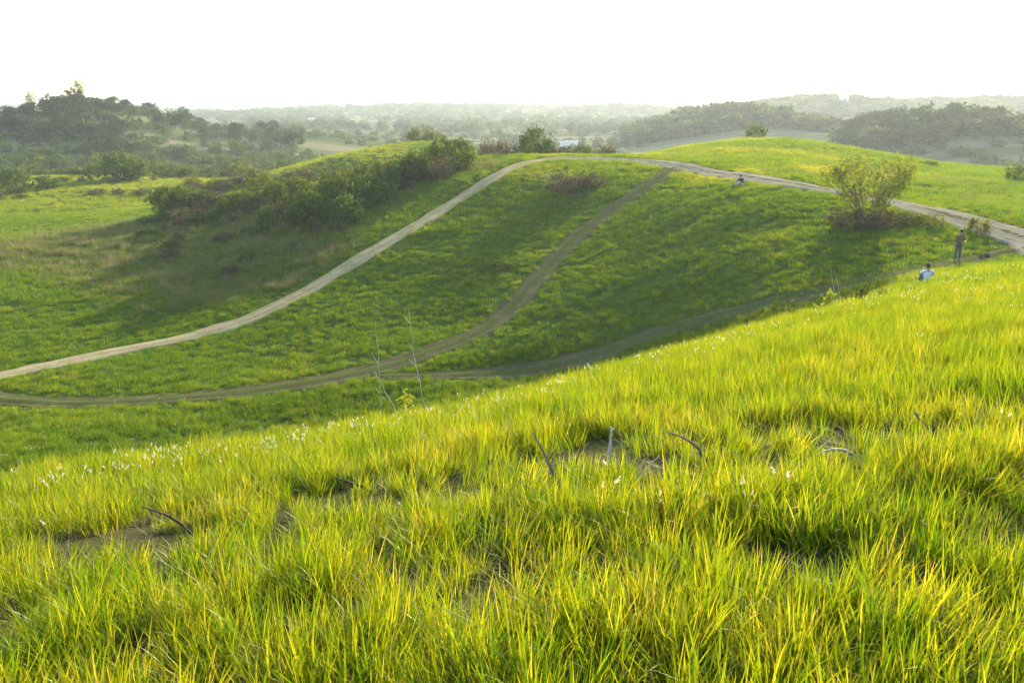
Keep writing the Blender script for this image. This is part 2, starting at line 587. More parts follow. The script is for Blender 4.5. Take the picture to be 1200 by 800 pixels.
M_RUT = m_dirt('rutted_track', (0.105, 0.09, 0.04), (0.18, 0.15, 0.07), (0.085, 0.11, 0.022), 0.45, 0.2)
build_path('dirt_track', 'hill', M_DIRT, 0.06)
build_path('ridge_track', 'ridge', M_DIRT2, 0.085)
build_path('grassy_track', 'middle', M_RUT, 0.045)
build_path('lower_track', 'lower', M_RUT, 0.03)

# ------------------------------------------------------------------ grass materials
def m_blade(name, stops, trans=0.5, tcol=(1.25, 1.12, 0.5), tipdry=0.25):
    t = NT(name)
    at_ = t.attr('bl')
    sep = t.n('ShaderNodeSeparateColor'); t.put(sep.inputs[0], at_.outputs['Color'])
    tt, rnd = sep.outputs[0], sep.outputs[1]
    tint = t.attr('tint', 'INSTANCER').outputs['Fac']
    p = t.pos()
    nz = t.noise(1.3, 3, 0.6, p)
    v = t.math('ADD', t.math('MULTIPLY', rnd, 0.42), t.math('MULTIPLY', tint, 0.62))
    v = t.math('ADD', v, t.math('MULTIPLY', t.math('SUBTRACT', nz, 0.5), 0.45))
    # old blade tips yellow first
    tip = t.math('MULTIPLY', t.math('MULTIPLY', tt, tt), tipdry)
    v = t.math('ADD', v, t.math('MULTIPLY', tip, t.math('SUBTRACT', rnd, 0.25)))
    c = t.ramp(v, stops)
    d = t.n('ShaderNodeBsdfDiffuse'); t.put(d.inputs['Color'], c)
    tr = t.n('ShaderNodeBsdfTranslucent'); t.put(tr.inputs['Color'], t.mix(1.0, c, tcol, 'MULTIPLY'))
    m1 = t.n('ShaderNodeMixShader'); m1.inputs[0].default_value = trans
    t.t.links.new(d.outputs[0], m1.inputs[1]); t.t.links.new(tr.outputs[0], m1.inputs[2])
    g = t.n('ShaderNodeBsdfGlossy'); g.inputs['Roughness'].default_value = 0.42; g.inputs['Color'].default_value = (0.9, 0.95, 0.8, 1)
    lw = t.n('ShaderNodeLayerWeight'); lw.inputs['Blend'].default_value = 0.25
    m2 = t.n('ShaderNodeMixShader')
    t.put(m2.inputs[0], t.math('MULTIPLY', lw.outputs["Fresnel"], 0.022))
    t.t.links.new(m1.outputs[0], m2.inputs[1]); t.t.links.new(g.outputs[0], m2.inputs[2])
    return t.finish(m2.outputs[0])
GREEN = [(0.03, (0.044, 0.125, 0.005)), (0.26, (0.105, 0.210, 0.006)), (0.50, (0.22, 0.285, 0.009)), (0.72, (0.36, 0.36, 0.013)), (0.90, (0.46, 0.37, 0.05)), (1.0, (0.48, 0.33, 0.12))]
DRY = [(0.0, (0.10, 0.145, 0.03)), (0.3, (0.17, 0.185, 0.055)), (0.6, (0.21, 0.185, 0.09)), (1.0, (0.29, 0.24, 0.13))]
LITTER = [(0.0, (0.08, 0.055, 0.03)), (0.5, (0.22, 0.16, 0.085)), (1.0, (0.40, 0.31, 0.18))]
M_GRASS = m_blade('grass_blade', GREEN, 0.55)
M_DRYGRASS = m_blade('dry_grass', DRY, 0.4, (1.1, 1.05, 0.8))
M_LITTER = m_blade('grass_litter', LITTER, 0.25, (1.0, 0.95, 0.8))

def blades(mb, n, rad, len_rng, w_rng, seg, lean=(0.05, 0.5), bend=(0.1, 0.9), mat=0, rng=None, flat=False, rnd_rng=(0, 1)):
    """adds n grass blades around the origin"""
    rng = rng or RNG
    rr = rad * np.sqrt(rng.uniform(0, 1, n)); ph = rng.uniform(0, 6.283, n)
    bx, by = rr * np.cos(ph), rr * np.sin(ph)
    az = ph + rng.normal(0, 0.9, n)
    ln = rng.uniform(len_rng[0], len_rng[1], n) * (1 - 0.25 * (rr / max(rad, 1e-6)) ** 2)
    le = rng.uniform(lean[0], lean[1], n)
    be = rng.uniform(bend[0], bend[1], n)
    wd = rng.uniform(w_rng[0], w_rng[1], n)
    rv = rng.uniform(rnd_rng[0], rnd_rng[1], n)
    tw = rng.uniform(-0.8, 0.8, n)
    for i in range(n):
        px, py, pz = bx[i], by[i], -0.02
        vs = []; cs = []; ang = le[i]
        dx, dy = math.cos(az[i]), math.sin(az[i])
        st = ln[i] / seg
        for k in range(seg + 1):
            t = k / seg
            a2 = az[i] + math.pi / 2 + tw[i] * t
            w = wd[i] * 0.5 * (1 - t ** 1.7) * (0.65 + 0.9 * t if t < 0.4 else 1.0)
            if k == seg:
                vs.append((px, py, pz)); cs.append((1, rv[i], 0, 1))
            else:
                ox, oy = math.cos(a2) * w, math.sin(a2) * w
                vs += [(px - ox, py - oy, pz), (px + ox, py + oy, pz)]; cs += [(t, rv[i], 0, 1)] * 2
            s_ = math.sin(ang); c_ = math.cos(ang)
            px += dx * s_ * st; py += dy * s_ * st; pz += c_ * st
            if flat:
                pz = max(pz, 0.004)
            ang = min(ang + be[i] / seg * (0.6 + t), 2.5)
        fs = [(2 * k, 2 * k + 1, 2 * k + 3, 2 * k + 2) for k in range(seg - 1)] + [(2 * seg - 2, 2 * seg - 1, 2 * seg)]
        mb.add(vs, fs, mat, cs)

def proto_collection(name, meshes):
    c = bpy.data.collections.new(name)
    for i, me in enumerate(meshes):
        o = bpy.data.objects.new('%s_%02d' % (name, i), me)
        c.objects.link(o)
    return c

def scatter(name, coll, xyz, rot, scl, idx, tint, mat, label, cat=None):
    """one 'stuff' object: points that carry copies of small meshes"""
    n = len(xyz)
    me = bpy.data.meshes.new(name)
    me.vertices.add(n)
    me.vertices.foreach_set('co', np.asarray(xyz, np.float32).ravel())
    a = me.attributes.new('rot', 'FLOAT_VECTOR', 'POINT'); a.data.foreach_set('vector', np.asarray(rot, np.float32).ravel())
    a = me.attributes.new('scl', 'FLOAT_VECTOR', 'POINT'); a.data.foreach_set('vector', np.asarray(scl, np.float32).ravel())
    a = me.attributes.new('idx', 'INT', 'POINT'); a.data.foreach_set('value', np.asarray(idx, np.int32))
    a = me.attributes.new('tint', 'FLOAT', 'POINT'); a.data.foreach_set('value', np.asarray(tint, np.float32))
    me.materials.append(mat)
    o = link(bpy.data.objects.new(name, me))
    g = bpy.data.node_groups.new(name, 'GeometryNodeTree')
    g.interface.new_socket('Geometry', in_out='INPUT', socket_type='NodeSocketGeometry')
    g.interface.new_socket('Geometry', in_out='OUTPUT', socket_type='NodeSocketGeometry')
    N = g.nodes; L = g.links
    gi = N.new('NodeGroupInput'); go = N.new('NodeGroupOutput')
    ci = N.new('GeometryNodeCollectionInfo'); ci.inputs['Collection'].default_value = coll
    ci.inputs['Separate Children'].default_value = True; ci.inputs['Reset Children'].default_value = True
    iop = N.new('GeometryNodeInstanceOnPoints')
    iop.inputs['Pick Instance'].default_value = True
    def na(nm, ty):
        q = N.new('GeometryNodeInputNamedAttribute'); q.data_type = ty; q.inputs['Name'].default_value = nm
        return [s for s in q.outputs if s.enabled and s.name == 'Attribute'][0]
    e2r = N.new('FunctionNodeEulerToRotation')
    L.new(na('rot', 'FLOAT_VECTOR'), e2r.inputs[0])
    L.new(gi.outputs[0], iop.inputs['Points']); L.new(ci.outputs[0], iop.inputs['Instance'])
    L.new(na('idx', 'INT'), iop.inputs['Instance Index'])
    L.new(e2r.outputs[0], iop.inputs['Rotation']); L.new(na('scl', 'FLOAT_VECTOR'), iop.inputs['Scale'])
    L.new(iop.outputs[0], go.inputs[0])
    md = o.modifiers.new('scatter', 'NODES'); md.node_group = g
    tag(o, label, cat, kind='stuff')
    return o

# ------------------------------------------------------------------ where grass stands
BARE = [(hit(px, py), r) for px, py, r in ((930, 668, 0.26), (560, 712, 0.30), (735, 548, 0.34), (130, 640, 0.45), (1010, 520, 0.2), (905, 510, 0.2), (480, 690, 0.22), (360, 735, 0.2),
                                            (1190, 655, 0.25), (1090, 700, 0.15), (545, 585, 0.3), (20, 730, 0.22), (250, 690, 0.2), (700, 700, 0.16), (820, 470, 0.22), (1120, 480, 0.25), (410, 600, 0.3), (640, 550, 0.17), (714, 532, 0.17), (760, 553, 0.22), (810, 532, 0.22), (980, 542, 0.22), (1086, 512, 0.2), (1100, 600, 0.14), (1184, 630, 0.12), (415, 574, 0.2), (198, 614, 0.22))]
DRYC = [(hit(px, py, 30), r) for px, py, r in ((120, 275, 9), (170, 300, 9), (220, 318, 7), (270, 300, 8), (235, 345, 4), (330, 290, 6), (200, 265, 9), (300, 335, 4.5), (290, 270, 8), (60, 290, 9), (375, 300, 3.5), (250, 255, 8), (340, 330, 3), (1150, 232, 5), (1120, 212, 7), (1050, 205, 8), (1190, 240, 4), (960, 178, 9), (880, 172, 9), (800, 182, 6), (1010, 195, 6), (930, 203, 3), (560, 196, 3))]

def fan(r0, r1, dens, half=0.74, rng=RNG):
    area = half * (r1 * r1 - r0 * r0)
    n = int(area * dens)
    r = np.sqrt(rng.uniform(r0 * r0, r1 * r1, n)); th = rng.uniform(-half, half, n)
    return r * np.sin(th), r * np.cos(th)

def clumpy(x, y):
    return 0.5 + 0.5 * (0.45 * wav(x, y, 0.75, 7) + 0.6 * wav(x, y, 1.9, 3) + 0.5 * wav(x, y, 5.3, 1))

def dryness(x, y):
    d = np.zeros(len(x))
    for c, r in DRYC:
        d = np.maximum(d, np.exp(-(((x - c.x) ** 2 + (y - c.y) ** 2) / (r * r)) ** 1.5))
    return np.clip(d * (0.75 + 0.5 * wav(x, y, 3.3, 2) + 0.35 * wav(x, y, 1.2, 5)), 0, 1)

def bare_mask(x, y):
    b = np.zeros(len(x))
    for c, r in BARE:
        b = np.maximum(b, np.exp(-(((x - c.x) / (1.5 * r)) ** 2 + ((y - c.y) / r) ** 2) ** 2))
    return b

def orient(n, x, y, rng, tilt=0.12):
    rot = np.zeros((n, 3)); rot[:, 2] = rng.uniform(0, 6.283, n)
    rot[:, 0] = rng.normal(0, tilt, n); rot[:, 1] = rng.normal(0, tilt, n)
    return rot

def mk(fn, k):
    out = []
    for i in range(k):
        b = MB(); fn(b, i); out.append(b.mesh('clump', [M_GRASS, M_DRYGRASS, M_LITTER]))
    return out
def near_clump(b, i):
    blades(b, 34, 0.075 + 0.02 * (i % 3), (0.13, 0.33), (0.005, 0.0115), 5, (0.02, 0.45), (0.05, 0.85))
    blades(b, 7, 0.09, (0.22, 0.40), (0.005, 0.010), 6, (0.1, 0.7), (0.5, 1.7))
    blades(b, 8, 0.10, (0.10, 0.32), (0.0025, 0.006), 4, (0.2, 1.0), (0.2, 1.5), mat=1)
    if i % 3 == 0:
        blades(b, 3, 0.08, (0.2, 0.34), (0.004, 0.007), 4, (0.1, 0.6), (0.1, 0.6), mat=0, rnd_rng=(1.3, 1.6))
def mid_clump(b, i):
    blades(b, 42, 0.15, (0.13, 0.36), (0.006, 0.011), 3, (0.02, 0.32), (0.05, 0.8))
    blades(b, 6, 0.15, (0.26, 0.44), (0.006, 0.010), 4, (0.1, 0.5), (0.4, 1.4))
    blades(b, 5, 0.16, (0.15, 0.36), (0.004, 0.007), 3, (0.2, 0.7), (0.2, 1.2), mat=1)
def far_clump(b, i):
    blades(b, 46, 0.42, (0.14, 0.36), (0.016, 0.030), 2, (0.02, 0.4), (0.05, 0.7))
    blades(b, 8, 0.40, (0.25, 0.45), (0.014, 0.024), 2, (0.1, 0.5), (0.2, 0.9))
    blades(b, 4, 0.40, (0.2, 0.42), (0.010, 0.018), 2, (0.1, 0.6), (0.2, 0.9), mat=1)
def dry_clump(b, i):
    blades(b, 34, 0.40, (0.4, 0.95), (0.014, 0.024), 3, (0.05, 0.5), (0.2, 1.4), mat=1)
    blades(b, 14, 0.42, (0.3, 0.6), (0.016, 0.026), 2, (0.05, 0.4), (0.1, 0.8), mat=0)
def litter_clump(b, i):
    blades(b, 16, 0.16, (0.10, 0.32), (0.002, 0.006), 3, (1.2, 1.65), (-0.1, 0.25), mat=2, flat=True)
    blades(b, 3, 0.12, (0.12, 0.30), (0.002, 0.005), 4, (0.4, 1.1), (0.5, 1.6), mat=2)
C_NEAR = proto_collection('clump_near', mk(near_clump, 9))
C_MID = proto_collection('clump_mid', mk(mid_clump, 7))
C_FAR = proto_collection('clump_far', mk(far_clump, 6))
C_DRY = proto_collection('clump_dry', mk(dry_clump, 5))
C_LIT = proto_collection('clump_litter', mk(litter_clump, 5))

def grass_layer(name, coll, nvar, r0, r1, dens, sc, label, tint0, rng, thin=1.0, half=0.82):
    x, y = fan(r0, r1, dens, half, rng)
    n0 = len(x)
    cl = clumpy(x, y)
    keep = rng.uniform(0, 1, n0) < np.clip(1.25 * (cl - 0.18 * thin) / 0.5, 0.07, 1.0)
    keep &= rng.uniform(0, 1, n0) > 0.93 * bare_mask(x, y)
    x, y, cl = x[keep], y[keep], cl[keep]
    pd, wh = path_dist(x, y)
    rgh = 0.42 * wav(x, y, 1.3, 4) + 0.35 * wav(x, y, 3.1, 6)
    dirt = wh <= 1
    on = pd + rgh < np.where(dirt, 0.05, -0.05)
    # a little short grass survives on the two overgrown tracks
    surv = on & (rng.uniform(0, 1, len(x)) < np.where(dirt, 0.05, 0.42))
    k = ~on | surv
    if r0 > 40:
        k &= rng.uniform(0, 1, len(x)) > 0.72 * dryness(x, y)
    x, y, cl, pd, surv, wh = x[k], y[k], cl[k], pd[k], surv[k], wh[k]
    z = H(x, y)
    n = len(x)
    s = sc * rng.uniform(0.72, 1.25, n) * (0.72 + 0.5 * cl)
    edge = np.clip(0.75 + 0.25 * pd, 0.6, 1.0)
    s = s * np.where(pd < 1.2, edge, 1.0)
    s = np.where(surv, s * 0.45, s)
    b = bare_mask(x, y)
    s *= 1 - 0.45 * b
    scl = np.stack([s, s, s * rng.uniform(0.8, 1.2, n)], 1)
    if r0 > 40:
        scl[:, :2] *= 1.15
    tint = tint0(x, y) + rng.normal(0, 0.12, n)
    tint += np.where(surv, 0.2, 0) + np.where((pd < 0.7) & (wh <= 3), 0.06, 0)
    rot = orient(n, x, y, rng, 0.17)
    rot[:, 0] += 0.20 * wav(x, y, 1.4, 1); rot[:, 1] += 0.20 * wav(x, y, 1.1, 5)
    return scatter(name, coll, np.stack([x, y, z], 1), rot, scl, rng.integers(0, nvar, n), np.clip(tint, 0, 1.0), M_GRASS, label, 'grass')

def tint_near(x, y):
    return 0.38 + 0.18 * wav(x, y, 2.6, 2) + 0.12 * wav(x, y, 0.9, 6)
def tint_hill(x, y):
    # ridge tops: drier, yellower grass, with some low sunlight put into the yellow
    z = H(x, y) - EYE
    return 0.09 + 0.17 * wav(x, y, 7.5, 2) + 0.12 * wav(x, y, 17, 7) + 0.12 * wav(x, y, 2.4, 6) + sstep(-8.4, -6.6, z) * sstep(60, 85, y) * (0.10 + 0.38 * sstep(0.05, 0.4, wav(x, y * 0.5, 11, 6))) + 0.1 * sstep(130, 200, y) + 0.30 * sstep(105, 140, y) * (x < -20)  # last term paints the sunlit look of the left flat as yellower grass
G = np.random.default_rng(5)
grass_layer('meadow_grass', C_NEAR, 9, 0.8, 7.5, 105, 1.0, 'tall lush yellow-green grass filling the foreground', tint_near, G, 1.0, 1.5)
grass_layer('slope_grass', C_MID, 7, 7.0, 24, 48, 1.0, 'bright backlit grass on the brow of the near hill', tint_near, G, 1.0, 1.15)
grass_layer('brow_grass', C_MID, 7, 23, 48, 20, 1.15, 'grass on the shoulder of the near hill beyond the brow', lambda x, y: tint_near(x, y) * sstep(-15, -9, H(x, y) - EYE) + tint_hill(x, y) * (1 - sstep(-15, -9, H(x, y) - EYE)), G)
grass_layer('valley_grass', C_FAR, 6, 25, 75, 10, 0.8, 'deep green grass covering the valley floor and lower hill', tint_hill, G, 0.6)
grass_layer('hill_grass', C_FAR, 6, 74, 140, 5.0, 1.05, 'green grass covering the hill and its ridge', tint_hill, G, 0.6)
grass_layer('plateau_grass', C_FAR, 6, 139, 260, 1.3, 1.5, 'paler grass on the flats beyond the hill', tint_hill, G, 0.8)

# fallen straw between the tufts
x, y = fan(0.8, 14, 26, 1.3, rng=G)
b_ = bare_mask(x, y)
k = G.uniform(0, 1, len(x)) < 0.45 + 0.55 * b_
x, y = x[k], y[k]
n = len(x)
s = G.uniform(0.7, 1.3, n)
scatter('dead_straw', C_LIT, np.stack([x, y, H(x, y) + 0.006], 1), orient(n, x, y, G, 0.03), np.stack([s, s, s], 1), G.integers(0, 5, n), G.uniform(0, 0.9, n), M_LITTER,
        'brown dead straw lying between the foreground grass tufts', 'straw')
# grey-green rank grass on the scrubby slope left of the dirt track
x, y = fan(45, 125, 6.0, rng=G)
d_ = dryness(x, y) * np.where(x > 0, 0.8, 1.0)
pd, _ = path_dist(x, y)
k = (G.uniform(0, 1, len(x)) < d_ * 1.1) & (pd > 0.8)
x, y = x[k], y[k]
n = len(x)
s = G.uniform(0.55, 1.35, n) * np.where(x > 0, 0.55, 1.0) * (0.85 + 0.35 * wav(x, y, 4.0, 3))
scatter('rank_grass', C_DRY, np.stack([x, y, H(x, y)], 1), orient(n, x, y, G), np.stack([s, s, s * G.uniform(0.7, 1.2, n)], 1), G.integers(0, 5, n), np.clip(0.45 + 0.55 * wav(x, y, 5.0, 6) + G.normal(0, 0.25, n), 0, 1.3), M_DRYGRASS,
        'rank grey-green dry grass in patches on the slopes and the right ridge', 'grass')

# white seed heads along the brow and on the right shoulder
def m_fluff():
    t = NT('seed_fluff')
    d = t.n('ShaderNodeBsdfDiffuse'); t.put(d.inputs['Color'], t.ramp(t.noise(40, 2), [(0.3, (0.62, 0.56, 0.42)), (0.7, (0.8, 0.76, 0.64))]))
    r = t.n('ShaderNodeBsdfTranslucent'); r.inputs['Color'].default_value = (0.8, 0.74, 0.58, 1)
    m = t.n('ShaderNodeMixShader'); m.inputs[0].default_value = 0.5
    t.t.links.new(d.outputs[0], m.inputs[1]); t.t.links.new(r.outputs[0], m.inputs[2])
    return t.finish(m.outputs[0])
M_FLUFF = m_fluff()
def seed_proto(i):
    rg = np.random.default_rng(70 + i)
    b = MB()
    for q in range(2):
        a = rg.uniform(0, 6.28); L = rg.uniform(0.34, 0.52); lean = rg.uniform(0.05, 0.3)
        dx, dy = math.cos(a), math.sin(a)
        path = [(dx * lean * L * t * t, dy * lean * L * t * t, L * t) for t in np.linspace(0, 1, 5)]
        b.tube(path, [0.0022, 0.002, 0.0018, 0.0015, 0.0012], 3, 1, cap=False)
        tip = np.array(path[-1])
        hl = rg.uniform(0.05, 0.085)
        for k in range(26):
            f = rg.uniform(0, 1)
            c = tip + np.array([dx * 0.3, dy * 0.3, 0.9]) * hl * f
            dv = rg.normal(0, 1, 3); dv[2] = abs(dv[2]) * 0.6 + 0.3; dv /= np.linalg.norm(dv)
            w = np.cross(dv, rg.normal(0, 1, 3)); w /= np.linalg.norm(w)
            ln = 0.026 * (1 - 0.5 * f)
            b.add([c - w * 0.004, c + w * 0.004, c + dv * ln], [(0, 1, 2)], 0)
    return b.mesh('seed_head', [M_FLUFF, M_DRYGRASS])
C_SEED = proto_collection('seed_head', [seed_proto(i) for i in range(5)])
sx, sy = [], []
for q in range(420):
    px = G.uniform(60, 1060)
    py = float(np.interp(px, [c[0] for c in CREST], [c[1] for c in CREST]))
    if G.uniform() > 0.35 + 0.65 * abs(math.sin(px * 0.013)) ** 2:
        continue
    p = hit(px, py + G.uniform(4, 16))
    sx.append(p.x + G.normal(0, 0.3)); sy.append(p.y + G.normal(0, 0.8))
for q in range(170):
    p = hit(G.uniform(930, 1230), G.uniform(318, 372))
    sx.append(p.x); sy.append(p.y)
for q in range(130):
    p = hit(G.uniform(0, 470), G.uniform(475, 555), 25)
    sx.append(p.x); sy.append(p.y)
for q in range(26):
    p = hit(G.uniform(0, 1200), G.uniform(400, 640))
    sx.append(p.x); sy.append(p.y)
sx, sy = np.array(sx), np.array(sy); n = len(sx)
s = G.uniform(0.42, 0.75, n) * np.where(sy > 20, 1.35, 1.0)
scatter('seed_heads', C_SEED, np.stack([sx, sy, H(sx, sy)], 1), orient(n, sx, sy, G, 0.15), np.stack([s, s, s], 1), G.integers(0, 5, n), G.uniform(0, 1, n), M_FLUFF,
        'small white fluffy seed heads among the grass along the brow', 'seed heads')

# ------------------------------------------------------------------ leaves, bushes, trees
def m_leaf(name, lo, hi, trans=0.35):
    t = NT(name)
    at_ = t.attr('bl')
    sep = t.n('ShaderNodeSeparateColor'); t.put(sep.inputs[0], at_.outputs['Color'])
    oi = t.n('ShaderNodeObjectInfo')
    v = t.math('ADD', t.math('MULTIPLY', sep.outputs[1], 0.7), t.math('MULTIPLY', oi.outputs['Random'], 0.4))
    c = t.ramp(v, [(0.05, lo), (0.95, hi)])
    d = t.n('ShaderNodeBsdfDiffuse'); t.put(d.inputs['Color'], c)
    r = t.n('ShaderNodeBsdfTranslucent'); t.put(r.inputs['Color'], t.mix(1.0, c, (1.3, 1.2, 0.6), 'MULTIPLY'))
    m = t.n('ShaderNodeMixShader'); m.inputs[0].default_value = trans
    t.t.links.new(d.outputs[0], m.inputs[1]); t.t.links.new(r.outputs[0], m.inputs[2])
    return t.finish(m.outputs[0])
M_LEAF = m_leaf('bush_leaf', (0.046, 0.074, 0.013), (0.13, 0.18, 0.030))
M_LEAFY = m_leaf('yellow_leaf', (0.07, 0.10, 0.016), (0.20, 0.21, 0.035), 0.42)
M_THICK = m_leaf('thicket_leaf', (0.05, 0.085, 0.022), (0.13, 0.165, 0.045), 0.4)
M_LEAFT = m_leaf('tree_leaf', (0.022, 0.040, 0.014), (0.065, 0.090, 0.024), 0.3)
M_LEAFP = m_leaf('pale_leaf', (0.06, 0.085, 0.03), (0.14, 0.165, 0.06), 0.4)
M_LEAFF = m_leaf('feather_leaf', (0.13, 0.16, 0.08), (0.25, 0.28, 0.16), 0.5)  # paler colour stands in for sky light coming through the plumes
M_LEAFS = m_leaf('shrub_leaf', (0.12, 0.15, 0.02), (0.25, 0.27, 0.04), 0.5)
M_WEED = m_leaf('weed_leaf', (0.12, 0.18, 0.02), (0.28, 0.30, 0.04), 0.5)
M_GREYLEAF = m_leaf('withered_leaf', (0.05, 0.045, 0.022), (0.14, 0.12, 0.065), 0.3)
M_BARK = m_plain('bark', (0.10, 0.075, 0.05), 0.9)
M_TWIG = m_plain('dry_twig', (0.20, 0.16, 0.105), 0.9)
M_PALETWIG = m_plain('bleached_twig', (0.58, 0.50, 0.36), 0.9)
M_DARKTWIG = m_plain('dark_twig', (0.055, 0.042, 0.032), 0.9)

def leaf_cloud(mb, cen, per, spread, size, mat=0, rng=None, flat=0.5, long=1.6):
    rng = rng or RNG
    cen = np.asarray(cen, float)
    n = len(cen) * per
    cc = np.repeat(cen, per, 0) + rng.normal(0, 1, (n, 3)) * np.asarray(spread)
    nrm = rng.normal(0, 1, (n, 3)); nrm[:, 2] += flat * 2
    nrm /= np.linalg.norm(nrm, axis=1, keepdims=True)
    a = np.cross(nrm, rng.normal(0, 1, (n, 3))); a /= np.linalg.norm(a, axis=1, keepdims=True)
    b = np.cross(nrm, a)
    s = size * rng.uniform(0.6, 1.35, (n, 1))
    v = np.stack([cc - a * s * 0.5 * long, cc - b * s * 0.42, cc + a * s * 0.5 * long - nrm * s * 0.15, cc + b * s * 0.42], 1).reshape(-1, 3)
    col = np.zeros((n * 4, 4)); col[:, 1] = np.repeat(np.clip(np.repeat(rng.uniform(0.1, 0.7, len(cen)), per) + rng.normal(0, 0.16, n), 0, 1), 4)
    idx = np.arange(n) * 4
    mb.add(v, [(i, i + 1, i + 2, i + 3) for i in idx.tolist()], mat, col)

def lobes(n, rx, ry, rz, zc, rng, shell=0.55):
    d = rng.normal(0, 1, (n, 3)); d /= np.linalg.norm(d, axis=1, keepdims=True)
    f = rng.uniform(shell, 1.0, (n, 1)) ** 0.7
    p = d * f * np.array([rx, ry, rz]); p[:, 2] += zc
    # lumpy outline
    k = 1 + 0.18 * np.sin(3 * np.arctan2(p[:, 1], p[:, 0]) + rng.uniform(0, 6)) + 0.12 * np.sin(5 * p[:, 2] / max(rz, .1) + rng.uniform(0, 6))
    p[:, :2] *= k[:, None]
    return p[p[:, 2] > 0.08 * rz]

def branchy(mb, rng, stems, height, spread, r0, mat, sub=3, base=0.15, sides=4, curve=0.6):
    tips = []
    for i in range(stems):
        a = 6.283 * (i + rng.uniform(0, 0.8)) / stems
        out = spread * rng.uniform(0.35, 1.0); hh = height * rng.uniform(0.65, 1.0)
        bx, by = base * math.cos(a) * rng.uniform(0.2, 1), base * math.sin(a) * rng.uniform(0.2, 1)
        P0 = []
        for t in np.linspace(0, 1, 7):
            o = out * (t ** (1 + curve)) + rng.normal(0, 0.02) * height * t
            P0.append((bx + o * math.cos(a + 0.3 * t), by + o * math.sin(a + 0.3 * t), -0.05 + hh * t ** 0.85))
        mb.tube(P0, [r0 * (1 - 0.8 * t) for t in np.linspace(0, 1, 7)], sides, mat, cap=False)
        tips.append(P0[-1])
        for q in range(sub):
            k = int(rng.integers(2, 6)); p = np.array(P0[k])
            aa = a + rng.normal(0, 1.0); L = height * rng.uniform(0.2, 0.42)
            d = np.array([math.cos(aa) * 0.75, math.sin(aa) * 0.75, rng.uniform(0.35, 0.95)])
            P1 = [tuple(p + d * L * t + np.array([0, 0, 0.12 * L * t * t]) + rng.normal(0, 0.012, 3) * height * t) for t in np.linspace(0, 1, 4)]
            mb.tube(P1, [r0 * 0.45 * (1 - 0.75 * t) for t in np.linspace(0, 1, 4)], 3, mat, cap=False)
            tips.append(P1[-1]); tips.append(P1[-2])
    return tips

def bush_meshes(kind, i):
    rg = np.random.default_rng(100 + i * 7 + len(kind) * 31)
    f = MB(); s = MB()
    if kind == 'scrub':
        cen = lobes(64, 1.0, 1.0, 0.72, 0.5, rg)
        leaf_cloud(f, cen, 13, (0.13, 0.13, 0.10), 0.135, 0, rg)
        branchy(s, rg, 7, 1.05, 0.8, 0.028, 0, 2)
        mats = (M_LEAF, M_BARK)
    elif kind == 'yellow':
        cen = lobes(56, 1.0, 1.0, 0.62, 0.42, rg)
        leaf_cloud(f, cen, 13, (0.13, 0.13, 0.10), 0.135, 0, rg)
        branchy(s, rg, 6, 0.9, 0.8, 0.025, 0, 2)
        mats = (M_LEAFY, M_BARK)
    elif kind == 'brush':
        cen = lobes(46, 1.0, 1.0, 0.6, 0.36, rg, 0.3)
        leaf_cloud(f, cen, 11, (0.15, 0.15, 0.12), 0.10, 0, rg, 0.0, 2.6)
        branchy(s, rg, 22, 0.95, 1.0, 0.014, 0, 5, 0.5, 3)
        mats = (M_GREYLEAF, M_TWIG)
    return f.mesh('foliage', [mats[0]], False), s.mesh('stems', [mats[1]])
BUSH = {k: [bush_meshes(k, i) for i in range(4)] for k in ('scrub', 'yellow', 'brush')}

def bush(kind, loc, w, h, label, group=None, name='bush', cat='bush', var=None):
    e = empty(name, loc, random.uniform(0, 6.28))
    e.scale = (w / 2, w / 2 * random.uniform(0.85, 1.15), h)
    fm, sm = BUSH[kind][random.randrange(4) if var is None else var]
    link(bpy.data.objects.new('foliage', fm), e)
    link(bpy.data.objects.new('stems', sm), e)
    return tag(e, label, cat, group)

